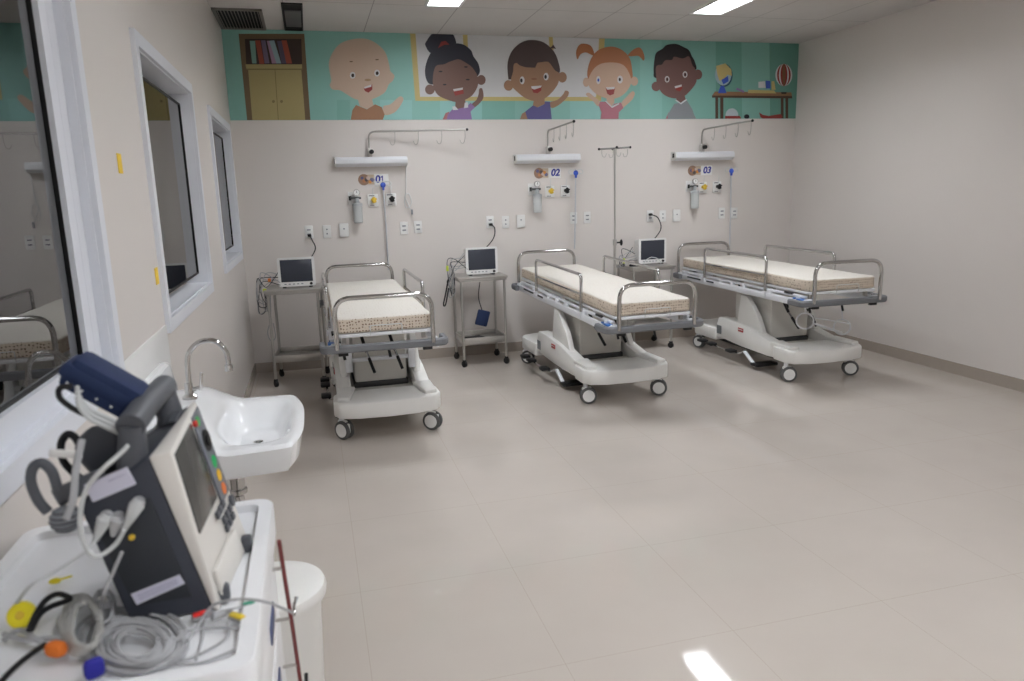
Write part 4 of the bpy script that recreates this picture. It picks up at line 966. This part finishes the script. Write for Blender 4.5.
# labels on the side
LAV = mat('label_lavender', (206, 206, 222), 0.5); INK = mat('label_ink', (150, 148, 175), 0.5)
for qs in ([(131, 594), (179.5, 574.5), (185, 583), (137, 604.5)], [(124, 492), (90, 504), (99, 520), (137, 500.5)]):
    P0 = [on(x, y, 1, yn-0.003) for x, y in qs]
    if qs[0][0] == 124: P0 = [on(x, y, 1, yn-0.003) for x, y in ((84, 485), (127, 467), (136, 484), (93, 502))]
    m = MB(); A = [p-oD for p in P0]; m.loft([p+Vector((0, 0.002, 0)) for p in A], [p+Vector((0, -0.0015, 0)) for p in A], LAV)
    for k in range(3 if qs[0][0] == 131 else 1):
        l0 = A[0].lerp(A[3], 0.3+0.2*k); l1 = A[1].lerp(A[2], 0.3+0.2*k)
        m.tube([l0.lerp(l1, 0.1 if qs[0][0] == 131 else 0.5)+Vector((0, -0.0016, 0)), l0.lerp(l1, 0.9)+Vector((0, -0.0016, 0))], 0.0006, INK, 4)
    m.build('side_label', t)
p = on(132, 537, 1, yn-0.004)-oD; m = MB(); m.cyl(p+Vector((0, 0.003, 0)), p+Vector((0, -0.003, 0)), 0.0045, YEL, 12); m.build('yellow_dot', t)
# handle: cross bar on two posts
h0 = on(132, 424, 1, 1.19)-oD; h1 = on(163, 388, 1, 1.385)-oD
m = MB(); m.tube(smooth_path([h0-(h1-h0)*0.04, h0, h0.lerp(h1, .5)+Vector((0, 0, 0.004)), h1, h1+(h1-h0)*0.04]), 0.021, GREYH, 16)
b0 = v3(0.315, 1.20, 1.195); b1 = v3(0.345, 1.375, 1.21)
m.tube([h0, b0], [0.019, 0.024], GREYH, 12); m.tube([h1, b1], [0.019, 0.024], GREYH, 12); m.build('carry_handle', t)
# rear bracket, hooks and knob
q0 = on(58, 498, 1, 1.18)-oD; q1 = on(105, 482, 1, 1.18)-oD
m = MB(); m.loft([on(x, y, 1, 1.175)-oD for x, y in ((50, 490), (100, 468), (112, 480), (60, 507))], [on(x, y, 1, 1.23)-oD for x, y in ((50, 490), (100, 468), (112, 480), (60, 507))], GREYH, 0.004); m.build('rear_bracket', t)
m = MB(); m.tube(smooth_path([on(x, y, 1, 1.18)-oD for x, y in ((48, 512), (38, 500), (31, 482), (33, 468), (42, 463), (52, 472), (58, 490))]), 0.0075, GREYH, 10); m.build('cable_hook', t)
m = MB(); m.tube(smooth_path([on(x, y, 1, 1.28)-oD for x, y in ((80, 478), (64, 462), (61, 444), (68, 434), (77, 440), (84, 458))]), 0.006, BLACK, 10); m.build('cable_hook', t)
m = MB(); m.loft([on(x, y, 1, 1.24)-oD for x, y in ((76, 440), (92, 425), (112, 426), (125, 440), (130, 466), (95, 478), (74, 455))], [on(x, y, 1, 1.36)-oD for x, y in ((76, 440), (92, 425), (112, 426), (125, 440), (130, 466), (95, 478), (74, 455))], mat('paddle_grey', (70, 73, 80), 0.5), 0.01); m.build('paddle_holder', t)
c = on(66, 519, 1, 1.165)-oD; m = MB(); m.ball(c, 0.021, mat('ribbed_grey', (132, 136, 142), 0.5), (1, 1, 1))
for k in range(-2, 3): m.tube([p+Vector((0, 0, 0)) for p in hoop(c+Vector((0, 0, 0.007*k)), 0.0212*math.cos(k*0.38), (0, 0, 1))], 0.0016, GREYH, 6, True)
m.build('ribbed_knob', t)
# connectors on the side
for (x0, y0, x1, y1) in ((137, 505, 124, 530), (105, 519, 95, 541), (117, 520, 113, 536)):
    m = MB(); a = on(x0, y0, 1, yn-0.012)-oD; b = on(x1, y1, 1, yn-0.014)-oD
    m.tube([a+(a-b)*0.2, a, a.lerp(b, .5), b], [0.007, 0.0115, 0.008, 0.004], CABLEW if x0 != 117 else CABLE, 12); m.cyl(a+Vector((0, 0.014, 0)), a, 0.010, CABLE, 12); m.build('lead_connector', t)

# cables leaving the defib
def wire(pl, r, mt, name, label, cat='cable', n=7, group=None):
    pts = [on(p[0], p[1], 2, p[3]) if p[2] == 'z' else on(p[0], p[1], 1, p[3]) for p in pl]
    m = MB(); m.tube(smooth_path(pts, n), r, mt, 8); return m.build(name, label=label, cat=cat, group=group, origin=pts[0])
yy = yn-0.02
wire([(124, 530, 'y', yy), (115, 545, 'y', yy), (98, 556, 'y', yy-.01), (86, 548, 'y', yy-.01), (80, 520, 'y', yy-.01), (86, 490, 'y', yy-.01), (104, 468, 'y', yy-.01), (122, 452, 'y', yy+.01), (134, 438, 'y', 1.2)], 0.0036, CABLEW, 'sensor_cable', 'thick pale cable arching from the side plugs up over the defibrillator')
wire([(95, 541, 'y', yy), (80, 556, 'y', yy-0.01), (50, 575, 'y', yy-.01), (30, 586, 'y', 1.14), (12, 610, 'z', TZ+0.02)], 0.0028, CABLEW, 'sensor_cable', 'thin pale cable running from the side plug down to the wall side of the tray')
wire([(122, 552, 'y', yy), (112, 575, 'y', yy), (103, 596, 'y', yy-.01), (100, 612, 'z', TZ+0.012)], 0.0028, CABLE, 'sensor_cable', 'short thin grey cable dropping from the plugs onto the tray')
wire([(82, 440, 'y', 1.2), (76, 470, 'y', 1.17), (73, 500, 'y', 1.15), (66, 519, 'y', 1.142)], 0.0055, CABLE, 'coiled_tube', 'speckled grey cable hanging down to the ribbed knob')
m = MB(); p = on(66, 454, 1, 1.19); m.box(p, (0.045, 0.004, 0.012), WHITE, 0.001, rot=Matrix.Rotation(0.2, 4, 'Y')); m.build('cable_tag', label='small white tag fastened round the grey cable', cat='tag', origin=p)
# cuff pouch on top with its hose
c = on(106, 385, 1, 1.29); t = thing('blood_pressure_cuff', tuple(c), 'folded navy blue blood pressure cuff resting on the defibrillator top', 'cuff')
m = MB(); R = Matrix.Rotation(math.radians(38), 4, 'Y')
m.box((0, 0, 0), (0.118, 0.075, 0.056), NAVY, 0.012, rot=R); m.box((-0.002, -0.004, 0.004), (0.124, 0.072, 0.026), NAVY, 0.008, rot=R); m.build('folded_sleeve', t)
m = MB()
for k in range(4): 
    p = R @ Vector((-0.045+0.024*k, -0.038, -0.014)); m.ball(p, 0.002, WHITE)
m.build('stitching', t)
m = MB()
for k in range(3):
    m = MB(); m.tube(smooth_path([on(x, y+5*k, 1, 1.225-0.006*k)-c for x, y in ((77, 386), (80, 398), (90, 409), (106, 417), (124, 426), (134, 434))]), 0.0036, CABLEW, 8); m.build('air_hose', t)
m = MB(); m.tube(smooth_path([on(x, y, 1, 1.38)-c for x, y in ((148, 433), (157, 427), (159, 417), (152, 410))]), 0.004, CABLEW, 8); m.build('air_hose', t)
m = MB(); m.tube(smooth_path([on(x, y, 1, 1.24)-c for x, y in ((72, 386), (60, 388), (60, 398), (72, 408), (86, 415))]), 0.0045, BLACK, 8); m.build('black_hose', t)

# ------------------------------------------------------------------ coils of cable on the tray
Z1 = TZ+0.005
rd = random.Random(4)
def ring_on_tray(cx, cy, rx, ry, z, jig=2.0, n=26, a0=0.0, a1=2*PI):
    o = []
    for k in range(n+1):
        a = a0+(a1-a0)*k/n
        o.append(on(cx+rx*math.cos(a)+rd.uniform(-.3, .3)*jig, cy+ry*math.sin(a), 2, z+0.002*math.sin(3*a+cx)))
    return o
m = MB(); tot = []
for k in range(15):
    j = rd.uniform(-5, 5); sc = 1-0.085*(k % 8)
    tot += ring_on_tray(130+j+4*(k % 3), 641+rd.uniform(-2, 3)+6*(1-sc), 54*sc+rd.uniform(-2, 2), 33*sc+rd.uniform(-2, 2), Z1+0.0024*(k % 8)+0.003*(k//8), 1.5, 24)[:-1]
m.tube(tot, 0.0031, CABLE, 7)
m.tube(smooth_path([on(170, 662, 2, Z1), on(195, 664, 2, Z1), on(220, 656, 2, Z1), (on(241, 645, 2, Z1)), on(244, 632, 2, Z1), on(232, 628, 2, Z1+0.004), on(205, 628, 2, Z1+.002), on(178, 632, 2, Z1+0.01)]), 0.0024, CABLE, 6)
co = m.build('lead_coil', label='large loose coil of grey lead cable tied with a blue strap on the tray', cat='cable', origin=on(130, 641, 2, Z1))
m = MB(); a = on(94, 668, 2, Z1+0.014); m.box(a, (0.026, 0.017, 0.028), mat('strap_blue', (44, 44, 150), 0.8), 0.007, rot=Matrix.Rotation(0.5, 4, 'Z')); m.build('cable_strap', label='dark blue hook and loop strap around the large grey coil', cat='strap', origin=a)
m = MB(); tot = []
for k in range(6):
    tot += [on(80+rd.uniform(-2, 2)+(19-k)*math.cos(a)+k*1.2, 625+(30-1.5*k)*math.sin(a), 2, Z1+0.012+0.003*k) for a in [2*PI*i/20 for i in range(20)]]
m.tube(tot, 0.0040, mat('pale_grey_cable', (186, 186, 182), 0.5), 7)
m.tube(smooth_path([on(x, y, 2, Z1+0.01) for x, y in ((72, 640), (50, 638), (25, 640), (4, 634))]), 0.004, CABLE, 7); m.tube(smooth_path([on(x, y, 2, Z1+0.012) for x, y in ((72, 645), (45, 644), (20, 630), (4, 640))]), 0.004, CABLE, 7)
m.build('lead_coil', label='narrow bundle of pale grey cable tied with an orange strap, nearer the wall', cat='cable', origin=on(80, 625, 2, Z1))
m = MB(); a = on(56, 649, 2, Z1+0.02); m.box(a, (0.030, 0.020, 0.022), mat('strap_orange', (226, 120, 44), 0.8), 0.008, rot=Matrix.Rotation(-0.5, 4, 'Z')); m.build('cable_strap', label='orange strap around the narrow pale cable bundle', cat='strap', origin=a)
m = MB(); tot = []
for k in range(3): tot += [on(104+(11-k)*math.cos(a), 607+(17-k)*math.sin(a), 2, Z1+0.01+0.004*k) for a in [2*PI*i/18 for i in range(18)]]
m.tube(tot, 0.0034, CABLE, 7); m.box(on(103, 600, 2, Z1+0.02), (0.016, 0.012, 0.012), WHITE, 0.003)
m.build('lead_coil', label='small grey cable loop with white clip tucked behind the defibrillator corner', cat='cable', origin=on(104, 607, 2, Z1))
# pale yellow plug and small tag
m = MB(); a = on(22, 615, 2, TZ+0.03); R = Matrix.Translation(a) @ Matrix.Rotation(1.1, 4, 'X'); YP = mat('plug_yellow', (240, 224, 40), 0.4)
m.lathe([(0.010, -0.03), (0.016, -0.012), (0.021, 0.0), (0.019, 0.007), (0.010, 0.009)], YP, R, 20); m.lathe([(0.007, 0.0085), (0.005, 0.011)], YEL, R, 12)
m.build('cable_plug', label='round bright yellow cable plug at the wall end of the tray', cat='plug', origin=a)
m = MB(); a = on(55, 581, 2, Z1+0.005); m.ball(a, 0.008, YP, (1.3, 0.9, 0.6)); b = on(72, 576, 2, Z1+0.003); m.tube([a, b], 0.002, YP, 6); m.build('yellow_tab', label='tiny yellow tab lying on the tray left of the defibrillator', cat='tab', origin=a)
wire([(-6, 690, 'z', Z1+0.004), (10, 672, 'z', Z1+0.006), (26, 658, 'z', Z1+0.01), (46, 644, 'z', Z1+0.015)], 0.0042, BLACK, 'black_cable', 'black cable running off the near left corner of the tray')
wire([(29, 630, 'z', Z1+0.03), (36, 614, 'z', Z1+0.035), (46, 600, 'z', Z1+0.04), (58, 594, 'z', Z1+0.04), (70, 599, 'z', Z1+0.03), (52, 606, 'z', Z1+0.035), (40, 614, 'z', Z1+0.035), (31, 630, 'z', Z1+0.03)], 0.0045, BLACK, 'black_cable', 'black cable doubled into a loop above the pale bundle')
# patient leads with coloured clips
wire([(188, 640, 'z', Z1), (200, 622, 'z', Z1+0.006), (212, 606, 'z', Z1+0.02), (226, 601, 'z', Z1+0.035), (245, 599, 'z', Z1+0.04), (266, 602, 'z', Z1+0.035), (282, 608, 'z', Z1+0.01), (293, 613, 'z', TZ-0.01)], 0.0022, CABLE, 'patient_lead', 'thin grey lead arching over the tray edge toward the maroon bar')
wire([(168, 650, 'z', Z1), (180, 660, 'z', Z1), (200, 654, 'z', Z1), (226, 638, 'z', Z1), (229, 622, 'z', Z1+0.003), (243, 612, 'z', Z1+0.006)], 0.0018, CABLE, 'patient_lead', 'thin grey lead curving from the coil to the green clip')
wire([(196, 660, 'z', Z1), (202, 640, 'z', Z1), (206, 620, 'z', Z1+0.004), (220, 612, 'z', Z1+0.012), (250, 605, 'z', Z1+0.01)], 0.0018, CABLE, 'patient_lead', 'thin grey lead beside the red clip')
for x0, y0, x1, y1, c, l in ((192, 619, 208, 614, (220, 50, 45), 'red snap clip of a patient lead lying by the defibrillator foot'), (212, 619, 226, 613, (200, 202, 206), 'white snap clip of a patient lead between the red and yellow ones'),
                             (230, 616, 245, 621, (228, 200, 60), 'yellow snap clip of a patient lead'), (242, 608, 256, 604, (50, 150, 120), 'green snap clip of a patient lead nearest the tray corner')):
    a = on(x0, y0, 2, Z1+0.006); b = on(x1, y1, 2, Z1+0.006); t = thing('lead_clip', tuple(a), l, 'clip', 'coloured patient lead clips')
    d = b-a; ang = math.atan2(d.y, d.x)
    m = MB(); m.box(d*0.5+Vector((0, 0, 0.004)), (d.length*0.9, 0.011, 0.007), mat('clip_%d' % c[0], c, 0.4), 0.003, rot=ang); m.build('coloured_cap', t)
    m = MB(); m.box(d*0.5, (d.length*1.05, 0.013, 0.007), CABLE, 0.003, rot=ang); m.box(d*1.15, (0.012, 0.007, 0.006), CABLE, 0.002, rot=ang); m.build('grip', t)
m = MB(); a = on(294, 609, 0, 0.507); m.box(a, (0.006, 0.035, 0.008), CHROME, 0.002, rot=Matrix.Rotation(0.3, 4, 'X')); m.tube([a+Vector((0, 0.015, 0)), a+Vector((0.008, 0.035, 0.008))], 0.0025, CABLE, 6); m.tube([a+Vector((0, -0.01, 0.0)), a+Vector((0.004, 0.02, 0.018))], 0.002, CHROME, 6)
m.build('lead_clip', label='metal crocodile clip at the end of the lead caught on the maroon bar', cat='clip', origin=a)

# ------------------------------------------------------------------ world, camera, view
w = bpy.data.worlds.new('world'); SC.world = w; w.use_nodes = True
w.node_tree.nodes['Background'].inputs[0].default_value = (0.5, 0.5, 0.52, 1); w.node_tree.nodes['Background'].inputs[1].default_value = 0.05
cd = bpy.data.cameras.new('camera'); cam = bpy.data.objects.new('camera', cd); COL.objects.link(cam)
cd.sensor_width = 36; cd.lens = FPX/1024*36; cd.clip_start = 0.05
Mx = Matrix((RT, UP, -FW)).transposed().to_4x4(); Mx.translation = CAM; cam.matrix_world = Mx
cd.dof.use_dof = True; cd.dof.focus_distance = 5.2; cd.dof.aperture_fstop = 4.0
SC.camera = cam
vs = SC.view_settings; vs.view_transform = 'Standard'; vs.look = 'None'; vs.exposure = 0.06; vs.gamma = 1.0; vs.use_curve_mapping = False
